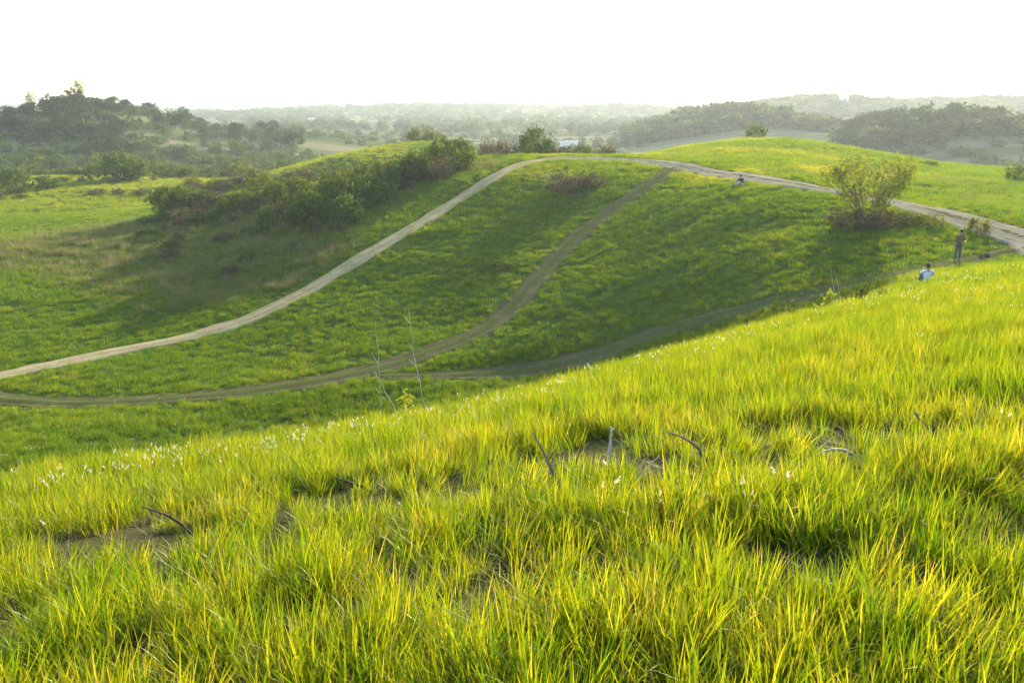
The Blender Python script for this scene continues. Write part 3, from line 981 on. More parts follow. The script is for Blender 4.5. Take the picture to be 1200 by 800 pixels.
def tree_meshes(kind, i):
    rg = np.random.default_rng(300 + i * 13 + len(kind) * 17)
    c = MB(); t = MB()
    if kind == 'round':       # broad-leaved, unit height 1
        cen = np.concatenate([lobes(44, 0.42, 0.42, 0.30, 0.64, rg, 0.5), lobes(18, 0.24, 0.24, 0.2, 0.85 if i % 2 else 0.5, rg, 0.4) + np.array([rg.uniform(-.15, .15), rg.uniform(-.15, .15), 0])])
        leaf_cloud(c, cen, 13, (0.052, 0.052, 0.034), 0.055, 0, rg)
        t.tube([(0, 0, -0.05), (0.01, 0.01, 0.25), (0.03, -0.01, 0.5), (0.0, 0.02, 0.72)], [0.035, 0.026, 0.018, 0.008], 6)
        for q in range(5):
            a = rg.uniform(0, 6.28); t.tube([(0.01, 0, 0.3 + 0.05 * q), (0.14 * math.cos(a), 0.14 * math.sin(a), 0.46 + 0.06 * q), (0.27 * math.cos(a), 0.27 * math.sin(a), 0.58 + 0.06 * q)], [0.014, 0.01, 0.004], 4)
        m = M_LEAFT
    elif kind == 'feather':   # thin upright, plumes of fine leaves coloured pale as if the sky shone through
        for q in range(9):
            a = rg.uniform(0, 6.28); o = rg.uniform(0.04, 0.28); hh = rg.uniform(0.7, 1.0)
            P0 = [(o * tt ** 1.6 * math.cos(a), o * tt ** 1.6 * math.sin(a), -0.03 + hh * tt) for tt in np.linspace(0, 1, 6)]
            t.tube(P0, [0.014, 0.012, 0.01, 0.008, 0.005, 0.002], 4, 0, cap=False)
            leaf_cloud(c, np.array(P0[2:]) + rg.normal(0, 0.015, (4, 3)), 17, (0.045, 0.045, 0.06), 0.034, 0, rg, 0.0, 2.4)
        m = M_LEAFF
    else:                     # slim: open small crown on a visible stem
        cen = lobes(34, 0.26, 0.26, 0.36, 0.62, rg, 0.35)
        leaf_cloud(c, cen, 11, (0.05, 0.05, 0.04), 0.045, 0, rg)
        t.tube([(0, 0, -0.05), (0.01, 0.0, 0.3), (-0.01, 0.01, 0.6), (0, 0, 0.9)], [0.022, 0.016, 0.010, 0.004], 5)
        for q in range(5):
            a = rg.uniform(0, 6.28); t.tube([(0, 0, 0.3 + 0.1 * q), (0.17 * math.cos(a), 0.17 * math.sin(a), 0.42 + 0.1 * q)], [0.008, 0.003], 4)
        m = M_LEAFP if i % 2 else M_LEAFT
    return c.mesh('crown', [m], False), t.mesh('trunk', [M_BARK])
TREE = {k: [tree_meshes(k, i) for i in range(4)] for k in ('round', 'feather', 'slim')}

def tree(kind, x, y, h, label, group=None, name='tree', wid=1.0, sink=0.0):
    e = empty(name, (x, y, h1(x, y) - sink), random.uniform(0, 6.28))
    e.scale = (h * wid, h * wid, h)
    cm, tm = TREE[kind][random.randrange(4)]
    link(bpy.data.objects.new('crown', cm), e)
    link(bpy.data.objects.new('trunk', tm), e)
    return tag(e, label, 'tree', group)

def xat(px, Y):
    return (px - 600.0) / 960.0 * Y / 1.041

# --- bank of scrub left of the dirt track
top = [(188, 240), (240, 216), (300, 208), (360, 212), (420, 206), (480, 194), (520, 188), (552, 184)]
bot = [(200, 256), (240, 262), (300, 262), (340, 268), (400, 258), (450, 240), (500, 220), (552, 192)]
n_b = 0
for q in range(120):
    u = (q + random.random()) / 120
    v = random.random()
    i = u * (len(top) - 1); k = min(int(i), len(top) - 2); f = i - k
    tx = [top[k][j] * (1 - f) + top[k + 1][j] * f for j in (0, 1)]
    bx_ = [bot[k][j] * (1 - f) + bot[k + 1][j] * f for j in (0, 1)]
    px, py = tx[0] * (1 - v) + bx_[0] * v, tx[1] * (1 - v) + bx_[1] * v
    py += random.gauss(0, 5)
    p = hit(px, py, 45)
    if path_dist(np.array([p.x]), np.array([p.y]))[0][0] < 2.0:
        continue
    r_ = random.random()
    if v < 0.5 and r_ < 0.42:
        bush('yellow', p, random.uniform(1.8, 4.2), random.uniform(0.9, 2.4), 'yellow-green bush along the sunlit top of the scrub bank left of the dirt track', 'yellow-green bushes topping the scrub bank')
    elif r_ < 0.60:
        bush('scrub', p, random.uniform(1.8, 4.8), random.uniform(0.7, 2.8), 'dark green bush in the scrub bank left of the dirt track', 'dark green bushes of the scrub bank')
    else:
        bush('brush', p, random.uniform(1.6, 4.2), random.uniform(0.6, 2.2), 'grey-brown withered bush in the scrub bank left of the dirt track', 'withered bushes of the scrub bank')
for q in range(34):
    p = hit(random.uniform(170, 400), random.gauss(272, 18), 45)
    if path_dist(np.array([p.x]), np.array([p.y]))[0][0] > 2.5:
        bush(random.choice(['brush', 'brush', 'scrub']), p, random.uniform(1.0, 2.4), random.uniform(0.4, 1.1), 'low straggly bush on the grassy slope below the scrub bank', 'straggly bushes below the scrub bank')
p = hit(305, 214, 45)
bush('yellow', p, 5.2, 2.6, 'broad bright yellow-green bush crowning the left knoll of the scrub bank')
p = hit(262, 222, 45)
bush('yellow', p, 3.6, 1.9, 'golden bush at the left end of the scrub bank top')
p = hit(520, 192, 45)
bush('scrub', p, 3.2, 2.5, 'tallest dark bush at the upper end of the scrub bank beside the dirt track')
# low scrub behind the brow where the dirt tracks meet
for q in range(26):
    px = random.uniform(545, 720); Y = random.uniform(112, 130)
    x = xat(px, Y)
    h_ = random.uniform(1.5, 2.6) * (1.35 if px < 630 else 0.9)
    bush(random.choice(['brush', 'scrub', 'brush']), (x, Y, h1(x, Y) - 0.1), random.uniform(2.2, 4.0), h_ + (0.9 if px < 625 else 0.5), 'low brownish bush behind the brow where the dirt tracks meet', 'low bushes behind the brow')
# dead shrub on the hill face
p = hit(662, 226, 45)
bush('brush', p, 4.6, 2.1, 'large withered grey-brown shrub on the hill face between the two tracks', None, 'shrub', 'shrub', 0)
p = hit(690, 222, 45)
bush('brush', p, 3.0, 1.5, 'smaller withered shrub just right of the large withered shrub on the hill face', None, 'shrub', 'shrub', 1)
p = hit(583, 315, 45)
bush('scrub', p, 2.2, 0.5, 'low dark weed patch halfway down the hill face', None, 'weed_patch', 'weeds')
# round bushes of the ridge and right edge
for px, py, Y, w, h_, lb in ((888, 165, 144, 3.4, 2.4, 'small round bush alone on the skyline of the right ridge'), (1204, 214, 92, 2.2, 1.6, 'dark bush at the right edge of the photo'),
                             (1100, 196, 112, 2.4, 0.8, 'low dark bush on the right slope beyond the leafy shrub')):
    x = xat(px, Y)
    bush('scrub', (x, Y, h1(x, Y) - 0.1), w, h_, lb)
for px, Y, h_ in ((492, 182, 3.6), (507, 184, 2.8)):
    x = xat(px, Y)
    bush('yellow', (x, Y, h1(x, Y) - 0.1), 5.5, h_, 'rounded bush on top of the green knoll behind the scrub bank' if px < 500 else 'smaller bush right of the rounded bush on the green knoll')

# --- the flat left of the hill: bushes in rows
for px, py, w, h_, lb in ((17, 222, 5.0, 3.4, 'dark bush standing alone on the flat field at the far left'), (55, 222, 4.5, 2.0, 'low bush right of the lone dark bush on the left flat'),
                          (135, 212, 8, 5.2, 'large dark bush at the edge of the lit flat field'), (160, 212, 7, 4.2, 'second large bush of the row behind the lit flat field')):
    p = hit(px, py, 60)
    bush('scrub', p, w, h_, lb)
for q in range(26):
    p = hit(random.uniform(0, 200), random.uniform(208, 236), 60)
    bush(random.choice(['scrub', 'brush']), p, random.uniform(1.5, 3.5), random.uniform(0.6, 1.4), 'small low bush dotted over the lit flat field at left', 'low bushes on the left flat')
for q in range(125):
    px = random.uniform(-40, 400); Y = random.uniform(185, 300)
    x = xat(px, Y)
    k_ = random.choice(['scrub', 'scrub', 'yellow', 'scrub', 'brush'])
    w = random.uniform(4, 8.5)
    bush(k_, (x, Y, h1(x, Y) - 0.15), w, w * random.uniform(0.38, 0.6), 'rounded bush in the thicket on the lower slope of the left hill', 'thicket bushes below the left hill')
# --- left hill woods
for q in range(105):
    px = random.uniform(-70, 148); Y = random.uniform(280, 352)
    x = xat(px, Y)
    tree('round', x, Y, random.uniform(4.5, 7.5), 'dark dense tree in the wood on the left hill', 'trees of the dark wood on the left hill', 'tree', random.uniform(0.9, 1.3), 0.6)
for q in range(75):
    px = random.uniform(150, 345); Y = random.uniform(325, 405)
    x = xat(px, Y)
    tree(random.choice(['slim', 'round', 'slim']), x, Y, random.uniform(4.5, 8.0), 'slender pale tree along the shoulder right of the dark wood', 'slender trees on the shoulder of the left hill', 'tree', random.uniform(0.8, 1.2), 0.4)
for px, Y, h_, kd, lb in ((97, 345, 13.0, 'feather', 'tallest feathery pale tree rising above the dark wood on the left hill'), (36, 350, 12.0, 'feather', 'feathery pale tree at the far left skyline'),
                          (84, 340, 9.0, 'round', 'dark round-topped tree just left of the tallest feathery tree'), (215, 372, 9.5, 'round', 'taller bushy tree on the skyline right of the dark wood'),
                          (60, 345, 8.0, 'round', 'flat-topped dark tree between the two feathery trees')):
    x = xat(px, Y)
    tree(kd, x, Y, h_, lb, None, 'tree', 0.95 if kd == 'feather' else 0.9, 0.4)
# --- right wood
for q in range(95):
    px = random.uniform(985, 1260); Y = random.uniform(292, 372)
    x = xat(px, Y)
    tree('round', x, Y, random.uniform(5.5, 9.0), 'broad tree in the hazy wood on the right hill', 'trees of the hazy right wood', 'tree', random.uniform(1.0, 1.35), 0.8)
for q in range(28):
    px = random.uniform(1000, 1260); Y = random.uniform(215, 290)
    x = xat(px, Y)
    w = random.uniform(4, 8)
    bush('scrub', (x, Y, h1(x, Y) - 0.15), w, w * random.uniform(0.3, 0.55), 'pale hazy bush at the foot of the right wood', 'bushes at the foot of the right wood')

# --- far woods: read as one mass
def far_mesh(i):
    rg = np.random.default_rng(800 + i)
    b = MB()
    leaf_cloud(b, lobes(26, 0.55, 0.55, 0.36, 0.42, rg, 0.5), 9, (0.09, 0.09, 0.06), 0.11, 0, rg)
    return b.mesh('far_crown', [M_LEAFT if i % 3 else M_LEAFP], False)
def thick_mesh(i):
    me = far_mesh(i + 10); me.materials[0] = M_THICK
    return me
C_FARW = proto_collection('far_crown', [far_mesh(i) for i in range(5)])
C_THICK = proto_collection('thicket_crown', [thick_mesh(i) for i in range(5)])
def far_wood(name, spots, label, rng, coll=None):
    X, Y, S = [], [], []
    for px0, px1, Y0, Y1, n, s0, s1, nz in spots:
        a = rng.uniform(px0, px1, n); b = rng.uniform(Y0, Y1, n)
        xx = (a - 600) / 960 * b / 1.041
        if nz > 0:
            k = wav(xx, b, nz, 4) + 0.5 * wav(xx, b, nz * 0.4, 2) > rng.uniform(-0.5, 0.4, n)
            xx, b = xx[k], b[k]
        X.append(xx); Y.append(b); S.append(rng.uniform(s0, s1, len(b)))
    X, Y, S = map(np.concatenate, (X, Y, S))
    n = len(X)
    scatter(name, coll or C_FARW, np.stack([X, Y, H(X, Y) - 0.5], 1), orient(n, X, Y, rng, 0.05), np.stack([S, S, S * rng.uniform(0.75, 1.2, n)], 1), rng.integers(0, 5, n), rng.uniform(0, 1, n), M_LEAFT, label, 'wood')
far_wood('middle_wood', [(735, 990, 425, 560, 900, 6, 10, 0)], 'hazy wooded hill beyond the right ridge', G)
far_wood('hill_wood', [(985, 1280, 300, 390, 210, 6, 9, 0)], 'dense hazy trees filling the right wood', G)
far_wood('slope_thicket', [(-60, 360, 190, 320, 700, 2.2, 5.0, 0), (-60, 345, 320, 420, 160, 3.5, 6.0, 0)], 'dense green thicket covering the slopes of the left hill', G, C_THICK)
far_wood('foot_thicket', [(990, 1280, 200, 300, 260, 1.8, 4.5, 25)], 'hazy scrub at the foot of the right wood', G, C_THICK)
far_wood('ridge_wood', [(830, 1320, 740, 960, 2600, 7, 12, 0)], 'pale hazy woods on the far right ridge', G)
far_wood('plain_wood', [(200, 860, 1150, 1800, 3600, 8, 14, 300), (250, 860, 620, 1150, 1500, 6, 10, 140), (-80, 800, 400, 640, 900, 2.5, 6, 60), (400, 740, 190, 420, 500, 1.5, 4.0, 40), (-50, 190, 1900, 3200, 600, 9, 15, 400), (205, 430, 1900, 2800, 420, 5, 9, 400), (430, 1250, 1900, 3200, 2400, 9, 15, 400)],
         'hazy belts of trees across the distant plain', G)

# ------------------------------------------------------------------ the leafy shrub on the right
def leafy_shrub():
    rg = np.random.default_rng(42)
    p = hit(1018, 262, 40)
    e = empty('leafy_shrub', p)
    s = MB(); f = MB()
    cen = lobes(150, 3.3, 2.8, 1.7, 2.5, rg, 0.35)
    cen[:, 2] += 0.25 * np.abs(cen[:, 0])
    cen[:, 0] -= 0.3
    order = np.argsort(rg.uniform(0, 1, len(cen)))
    mains = []
    for q, i in enumerate(order):
        c = cen[i]
        if q < 24:                       # main stems fan out from the foot
            a0 = math.atan2(c[1], c[0]); b0 = np.array([0.5 * math.cos(a0) * rg.uniform(0.2, 1), 0.5 * math.sin(a0) * rg.uniform(0.2, 1), -0.1])
            path = [b0 + (c - b0) * np.array([t ** 1.15, t ** 1.15, t ** 0.92]) + rg.normal(0, 0.05, 3) * t for t in np.linspace(0, 1, 8)]
            s.tube([tuple(p_) for p_ in path], [0.050 * (1 - 0.85 * t) for t in np.linspace(0, 1, 8)], 5, 0, cap=False)
            mains.append(path)
        else:                            # side branches start on the nearest stem
            best = min(((np.linalg.norm(p_ - c) + abs(p_[2] - c[2] + 0.5) * 0.4, k, j) for k, m_ in enumerate(mains) for j, p_ in enumerate(m_[2:7])), key=lambda v_: v_[0])
            p0 = mains[best[1]][best[2] + 2]
            mid = (p0 + c) / 2 + rg.normal(0, 0.08, 3)
            s.tube([tuple(p0), tuple(mid), tuple(c)], [0.020, 0.014, 0.005], 4, 0, cap=False)
    s.build('stems', M_TWIG, e)
    leaf_cloud(f, cen, 17, (0.24, 0.24, 0.22), 0.15, 0, rg, 0.2, 1.7)
    f.build('foliage', M_LEAFS, e, False)
    tag(e, 'open leafy shrub with many thin stems fanning out beside the ridge track', 'shrub')
    return p
SHRUB = leafy_shrub()
for dx, dy, w, h_, lb in ((-1.6, -0.9, 3.8, 1.25, 'withered dark undergrowth left of the foot of the leafy shrub'), (1.2, -0.6, 3.0, 1.0, 'withered dark undergrowth right of the foot of the leafy shrub'),
                          (-0.2, -1.6, 2.8, 0.8, 'withered dark undergrowth in front of the foot of the leafy shrub')):
    x, y = SHRUB.x + dx, SHRUB.y + dy
    bush('brush', (x, y, h1(x, y) - 0.05), w, h_, lb, None, 'undergrowth', 'undergrowth')
for dx, dy, w, h_, lb in ((3.3, -1.2, 2.2, 0.8, 'low yellow-green weed tuft right of the leafy shrub'), (5.6, -3.4, 1.6, 0.9, 'yellow-green weed tuft between the leafy shrub and the standing person')):
    x, y = SHRUB.x + dx, SHRUB.y + dy
    bush('yellow', (x, y, h1(x, y) - 0.05), w, h_, lb, None, 'weed_tuft', 'weeds')

# ------------------------------------------------------------------ far houses and field things
M_WALL = m_plain('white_render', (0.82, 0.76, 0.64), 0.8, 0.08)
M_ROOF = m_plain('pale_roof', (0.62, 0.60, 0.57), 0.7, 0.1)
M_ROOFR = m_plain('rusty_roof', (0.36, 0.22, 0.16), 0.8, 0.2)

def house_meshes(i):
    w, d, h = ((9, 7, 4), (12, 8, 6.5), (16, 9, 5), (8, 8, 9))[i]
    a = MB(); a.box(-w / 2, w / 2, -d / 2, d / 2, -1.5, h)
    r = MB()
    if i == 3:
        r.box(-w / 2 - 0.3, w / 2 + 0.3, -d / 2 - 0.3, d / 2 + 0.3, h + 0.003, h + 0.6)
        r.box(-1.5, 1.5, -1.5, 1.5, h + 0.603, h + 2.4)
    else:
        g = 1.9
        x0, x1, y0, y1 = -w / 2 - 0.5, w / 2 + 0.5, -d / 2 - 0.6, d / 2 + 0.6
        r.add([(x0, y0, h + 0.003), (x1, y0, h + 0.003), (x1, y1, h + 0.003), (x0, y1, h + 0.003), (x0, 0, h + g), (x1, 0, h + g)],
              [(0, 1, 5, 4), (2, 3, 4, 5), (0, 4, 3), (1, 2, 5), (3, 2, 1, 0)])
    return a.mesh('wall', [M_WALL], False), r.mesh('roof', [M_ROOFR if i == 1 else M_ROOF], False)
HOUSE = [house_meshes(i) for i in range(4)]

def house(x, y, rz, sc, i, label, group=None, name='house', cat='house', lift=0.0):
    e = empty(name, (x, y, h1(x, y) + lift), rz, sc)
    for nm, me in zip(('wall', 'roof'), HOUSE[i]):
        link(bpy.data.objects.new(nm, me), e)
    return tag(e, label, cat, group)
rh = random.Random(3)
for q in range(110):
    px = rh.gauss(330, 55) if q < 80 else rh.uniform(150, 460)
    if px > 430 or px < 205:
        continue
    Y = rh.uniform(1950, 2750)
    x = xat(px, Y)
    house(x, Y, rh.uniform(-0.5, 0.5), rh.uniform(0.9, 1.6), rh.randrange(4), 'tiny white house of the hazy town on the horizon left of centre', 'houses of the hazy town', lift=1.5)
def px_house(px, Y, sc, i, label, rz=0.0, lift=0.0):
    x = xat(px, Y)
    return house(x, Y, rz, sc, i, label, None, lift=lift)
px_house(986, 866, 0.65, 2, 'pale building on the skyline of the far right ridge', 0.2, 1.0)
px_house(964, 866, 0.7, 3, 'smaller square building left of the pale skyline building on the far ridge', 0.1, 3.0)
px_house(988, 800, 0.9, 0, 'small white-roofed house among trees below the pale skyline building', -0.2, 5.0)
px_house(400, 1500, 1.0, 3, 'narrow white tower house at the right end of the hazy town', 0.0, 5.0)
px_house(670, 430, 0.42, 2, 'long low white shed in the fields behind the brow', 0.1, 0.6)
px_house(661, 432, 0.34, 0, 'small white shed left of the long low shed in the fields', -0.3, 0.6)
px_house(364, 900, 0.8, 0, 'lone white hut in the fields at left below the town', 0.2, 1.0)

# row of pale stakes in the field behind the knoll
e = empty('stake_fence', (xat(478, 300), 300, h1(xat(478, 300), 300)))
for k in range(9):
    b = MB(); x = (k - 4) * 0.85
    zz = h1(xat(478, 300) + x, 300) - e.location.z
    b.tube([(x, 0, zz - 0.2), (x + 0.04, 0, zz + 0.9), (x + random.uniform(-0.1, 0.1), 0, zz + 2.2 + random.uniform(-0.3, 0.2))], [0.09, 0.08, 0.06], 5)
    b.build('stake', M_PALETWIG, e)
b = MB(); b.tube([(-3.6, -0.1, 1.2), (0, -0.1, 1.1), (3.6, -0.1, 1.2)], 0.04, 4)
b.build('rail', M_PALETWIG, e)
tag(e, 'short row of pale wooden stakes in the field behind the green knoll', 'fence')

# ------------------------------------------------------------------ people
def skin_mesh(name, joints, edges, mats, sub=2):
    names = list(joints)
    me = bpy.data.meshes.new(name + '_skeleton')
    me.from_pydata([joints[k][0] for k in names], [(names.index(a), names.index(b)) for a, b in edges], [])
    o = bpy.data.objects.new(name + '_skeleton', me)
    COL.objects.link(o)
    md = o.modifiers.new('skin', 'SKIN'); md.use_smooth_shade = True
    for i, k in enumerate(names):
        r = joints[k][1]
        me.skin_vertices[0].data[i].radius = (r, r) if not hasattr(r, '__len__') else r
    me.skin_vertices[0].data[0].use_root = True
    ss = o.modifiers.new('sub', 'SUBSURF'); ss.levels = sub; ss.render_levels = sub
    dg = bpy.context.evaluated_depsgraph_get(); dg.update()
    out = bpy.data.meshes.new_from_object(o.evaluated_get(dg))
    bpy.data.objects.remove(o)
    out.name = name
    out.materials.clear()
    out.materials.append(mats)
    for p in out.polygons:
        p.use_smooth = True
    return out

M_SKIN = m_plain('skin', (0.33, 0.20, 0.13), 0.6, 0.1)
M_HAIR = m_plain('black_hair', (0.018, 0.015, 0.013), 0.6, 0.3, 40)
M_BROWNJ = m_plain('brown_jacket', (0.16, 0.095, 0.045), 0.85, 0.2)
M_GREYT = m_plain('grey_trousers', (0.085, 0.09, 0.10), 0.85, 0.2)
M_BLACK = m_plain('black_cloth', (0.02, 0.02, 0.022), 0.85, 0.3)
M_LIGHT = m_plain('pale_trousers', (0.42, 0.41, 0.38), 0.85, 0.15)
M_WHITE = m_plain('white_shirt', (0.66, 0.69, 0.72), 0.85, 0.08)
M_SHOE = m_plain('dark_shoe', (0.03, 0.028, 0.026), 0.7, 0.3)
M_EYE = m_plain('dark_eye', (0.02, 0.015, 0.012), 0.2, 0.1)
M_PLASTIC = m_plain('dark_plastic', (0.03, 0.03, 0.035), 0.35, 0.2)
M_GREYCLOTH = m_plain('grey_canvas', (0.06, 0.068, 0.06), 0.9, 0.25)
M_RUST = m_plain('rust_cloth', (0.16, 0.055, 0.03), 0.9, 0.3)

def finger_chain(J, E, side, wrist, fwd, lat, up, s=1.0):
    """palm and five curled fingers from the wrist along fwd"""
    w, f, l, u = map(Vector, (wrist, fwd, lat, up))
    f.normalize(); l.normalize(); u.normalize()
    palm = w + f * 0.07
    J['palm' + side] = (tuple(palm), (0.034, 0.018))
    E.append(('wrist' + side, 'palm' + side))
    for k, (off, ln) in enumerate(((-0.030, 0.070), (-0.011, 0.082), (0.009, 0.078), (0.028, 0.060))):
        a = palm + f * 0.025 + l * off; b = a + f * ln * 0.5 + u * -0.012; c = b + f * ln * 0.28 + u * -0.032
        for nm, p, r in (('a', a, 0.0098), ('b', b, 0.009), ('c', c, 0.0075)):
            J['f%d%s%s' % (k, nm, side)] = (tuple(p), r)
        E += [('palm' + side, 'f%da%s' % (k, side)), ('f%da%s' % (k, side), 'f%db%s' % (k, side)), ('f%db%s' % (k, side), 'f%dc%s' % (k, side))]
    a = w + f * 0.03 - l * 0.04; b = a + f * 0.035 - l * 0.02 - u * 0.008; c = b + f * 0.03 - u * 0.012
    for nm, p, r in (('a', a, 0.011), ('b', b, 0.0095), ('c', c, 0.008)):
        J['t%s%s' % (nm, side)] = (tuple(p), r)
    E += [('wrist' + side, 'ta' + side), ('ta' + side, 'tb' + side), ('tb' + side, 'tc' + side)]

def person(loc, rz, pose, label, top_mat, leg_mat, sleeve=1.0, shoe=M_SHOE, hood=None):
    """pose: dict of joints in metres, figure faces -Y"""
    J = {}; E = []
    R_ = {'pelvis': (0.145, 0.105), 'waist': (0.125, 0.095), 'chest': (0.155, 0.105), 'neckbase': (0.075, 0.065), 'neck': 0.052, 'jaw': (0.062, 0.07), 'brow': (0.078, 0.092), 'crown': (0.055, 0.065)}
    for k, r in R_.items():
        J[k] = (pose[k], r)
    E += [('pelvis', 'waist'), ('waist', 'chest'), ('chest', 'neckbase'), ('neckbase', 'neck'), ('neck', 'jaw'), ('jaw', 'brow'), ('brow', 'crown')]
    for s, sg in (('L', 1), ('R', -1)):
        for k, r in (('shoulder', 0.062), ('elbow', 0.042), ('wrist', 0.027), ('hip', 0.088), ('knee', 0.058), ('ankle', 0.040), ('ball', (0.042, 0.032)), ('toe', (0.034, 0.022))):
            J[k + s] = (pose[k + s], r)
        E += [('chest', 'shoulder' + s), ('shoulder' + s, 'elbow' + s), ('elbow' + s, 'wrist' + s),
              ('pelvis', 'hip' + s), ('hip' + s, 'knee' + s), ('knee' + s, 'ankle' + s), ('ankle' + s, 'ball' + s), ('ball' + s, 'toe' + s)]
        fw = Vector(pose['wrist' + s]) - Vector(pose['elbow' + s])
        finger_chain(J, E, s, pose['wrist' + s], fw, Vector((0, 0, 1)).cross(fw) * -sg, (0, 0, 1))
    face = (Vector(pose.get('look', (0, -1, 0)))).normalized()
    br = Vector(pose['brow']); jw = Vector(pose['jaw'])
    upv = (br - jw).normalized(); lat = face.cross(upv).normalized()
    J['nose'] = (tuple(jw * 0.5 + br * 0.5 + face * 0.105), 0.016); E.append(('jaw', 'nose'))
    for s, sg in (('L', 1), ('R', -1)):
        J['ear' + s] = (tuple(jw * 0.45 + br * 0.55 + lat * 0.088 * sg), (0.012, 0.024)); E.append(('brow', 'ear' + s))
    e = empty('person', loc, rz)
    link(bpy.data.objects.new('body', skin_mesh('body', J, E, M_SKIN)), e)
    # clothes follow the same joints, a little fuller
    tb = MB()
    ring = [('pelvis', -0.02, 0.165, 0.128), ('waist', 0.0, 0.150, 0.118), ('chest', -0.06, 0.178, 0.136), ('chest', 0.03, 0.190, 0.138), ('neckbase', -0.045, 0.150, 0.112), ('neckbase', 0.02, 0.075, 0.075)]
    VV = []
    for i, (k, off, rx, ry) in enumerate(ring):
        c0 = Vector(pose[k]) + Vector((0, 0, off))
        for q in range(14):
            a_ = q * 6.28318 / 14
            VV.append(tuple(c0 + Vector((rx * math.cos(a_), ry * math.sin(a_), 0))))
    tb.add(VV, [(i * 14 + q, i * 14 + (q + 1) % 14, (i + 1) * 14 + (q + 1) % 14, (i + 1) * 14 + q) for i in range(len(ring) - 1) for q in range(14)])
    for s in 'LR':
        a, b_, c = Vector(pose['shoulder' + s]), Vector(pose['elbow' + s]), Vector(pose['wrist' + s])
        inn = a + (Vector(pose['chest']) - a) * 0.35 + Vector((0, 0, 0.03))
        if sleeve > 0.6:
            tb.tube([inn, a, a * 0.5 + b_ * 0.5, b_, b_ * 0.5 + c * 0.5, c * 0.95 + b_ * 0.05], [0.07, 0.083, 0.070, 0.060, 0.052, 0.043], 10)
        else:
            tb.tube([inn, a, a * 0.4 + b_ * 0.6], [0.07, 0.083, 0.078], 10)
    tb.build('jacket' if sleeve > 0.6 else 'shirt', top_mat, e)
    LJ = {'pelvis': (J['pelvis'][0], (0.155, 0.118))}; LE = []
    for s in 'LR':
        LJ['hip' + s] = (J['hip' + s][0], 0.101); LJ['knee' + s] = (J['knee' + s][0], 0.073)
        k_, a_ = Vector(pose['knee' + s]), Vector(pose['ankle' + s])
        LJ['hem' + s] = (tuple(a_ * 0.96 + k_ * 0.04), 0.060)
        LE += [('pelvis', 'hip' + s), ('hip' + s, 'knee' + s), ('knee' + s, 'hem' + s)]
    link(bpy.data.objects.new('trousers', skin_mesh('trousers', LJ, LE, leg_mat)), e)
    for s in 'LR':
        SJ = {'a': (tuple(Vector(pose['ankle' + s]) * 0.75 + Vector(pose['ball' + s]) * 0.25), 0.046), 'b': (J['ball' + s][0], (0.050, 0.038)), 'c': (J['toe' + s][0], (0.042, 0.030))}
        link(bpy.data.objects.new('shoe', skin_mesh('shoe', SJ, [('a', 'b'), ('b', 'c')], shoe)), e)
    # hair covers the top and back of the head
    cr = Vector(pose['crown'])
    hb = MB(); hc = br - face * 0.022 + upv * 0.012
    rows = []
    for i in range(9):
        a_ = -1.1 + (math.pi / 2 + 1.1) * i / 8
        rows.append([tuple(hc + upv * (0.118 * math.sin(a_)) + (face * math.cos(q * 0.524) * 0.108 + lat * math.sin(q * 0.524) * 0.094) * math.cos(a_) - (face * 0.03 if a_ < -0.2 else face * 0)
                           - face * (max(0.0, -a_) * 0.05 * (1 + math.cos(q * 0.524)))) for q in range(12)])
    hb.add([p for r_ in rows for p in r_], [(i * 12 + q, i * 12 + (q + 1) % 12, (i + 1) * 12 + (q + 1) % 12, (i + 1) * 12 + q) for i in range(8) for q in range(12)])
    hb.build('hair', hood or M_HAIR, e)
    for sg in (1, -1):
        b = MB(); c0 = jw * 0.3 + br * 0.7 + face * 0.083 + lat * 0.03 * sg
        b.tube([c0 - lat * 0.012, c0 - lat * 0.006, c0, c0 + lat * 0.006, c0 + lat * 0.012], [0.002, 0.007, 0.009, 0.007, 0.002], 6)
        b.build('eye', M_EYE, e)
    b = MB(); c0 = jw * 0.93 + br * 0.07 + face * 0.072
    b.tube([c0 - lat * 0.022, c0, c0 + lat * 0.022], [0.002, 0.007, 0.002], 5)
    b.build('mouth', m_plain('lips', (0.25, 0.10, 0.08), 0.5, 0.1), e)
    return tag(e, label, 'person')

STAND = {'pelvis': (0, 0.02, 0.95), 'waist': (0, 0.0, 1.12), 'chest': (0, 0.01, 1.33), 'neckbase': (0, 0.0, 1.47), 'neck': (0, -0.015, 1.53), 'jaw': (0, -0.055, 1.58), 'brow': (0, -0.075, 1.665), 'crown': (0, -0.06, 1.72),
         'look': (0, -0.85, -0.5),
         'shoulderL': (0.185, 0.02, 1.41), 'elbowL': (0.265, -0.03, 1.13), 'wristL': (0.085, -0.25, 1.17), 'shoulderR': (-0.185, 0.02, 1.41), 'elbowR': (-0.27, -0.02, 1.13), 'wristR': (-0.08, -0.25, 1.16),
         'hipL': (0.095, 0.02, 0.90), 'kneeL': (0.125, -0.01, 0.49), 'ankleL': (0.145, 0.03, 0.085), 'ballL': (0.165, -0.08, 0.04), 'toeL': (0.175, -0.15, 0.032),
         'hipR': (-0.095, 0.02, 0.90), 'kneeR': (-0.12, -0.02, 0.49), 'ankleR': (-0.135, 0.02, 0.085), 'ballR': (-0.155, -0.09, 0.04), 'toeR': (-0.165, -0.16, 0.032)}
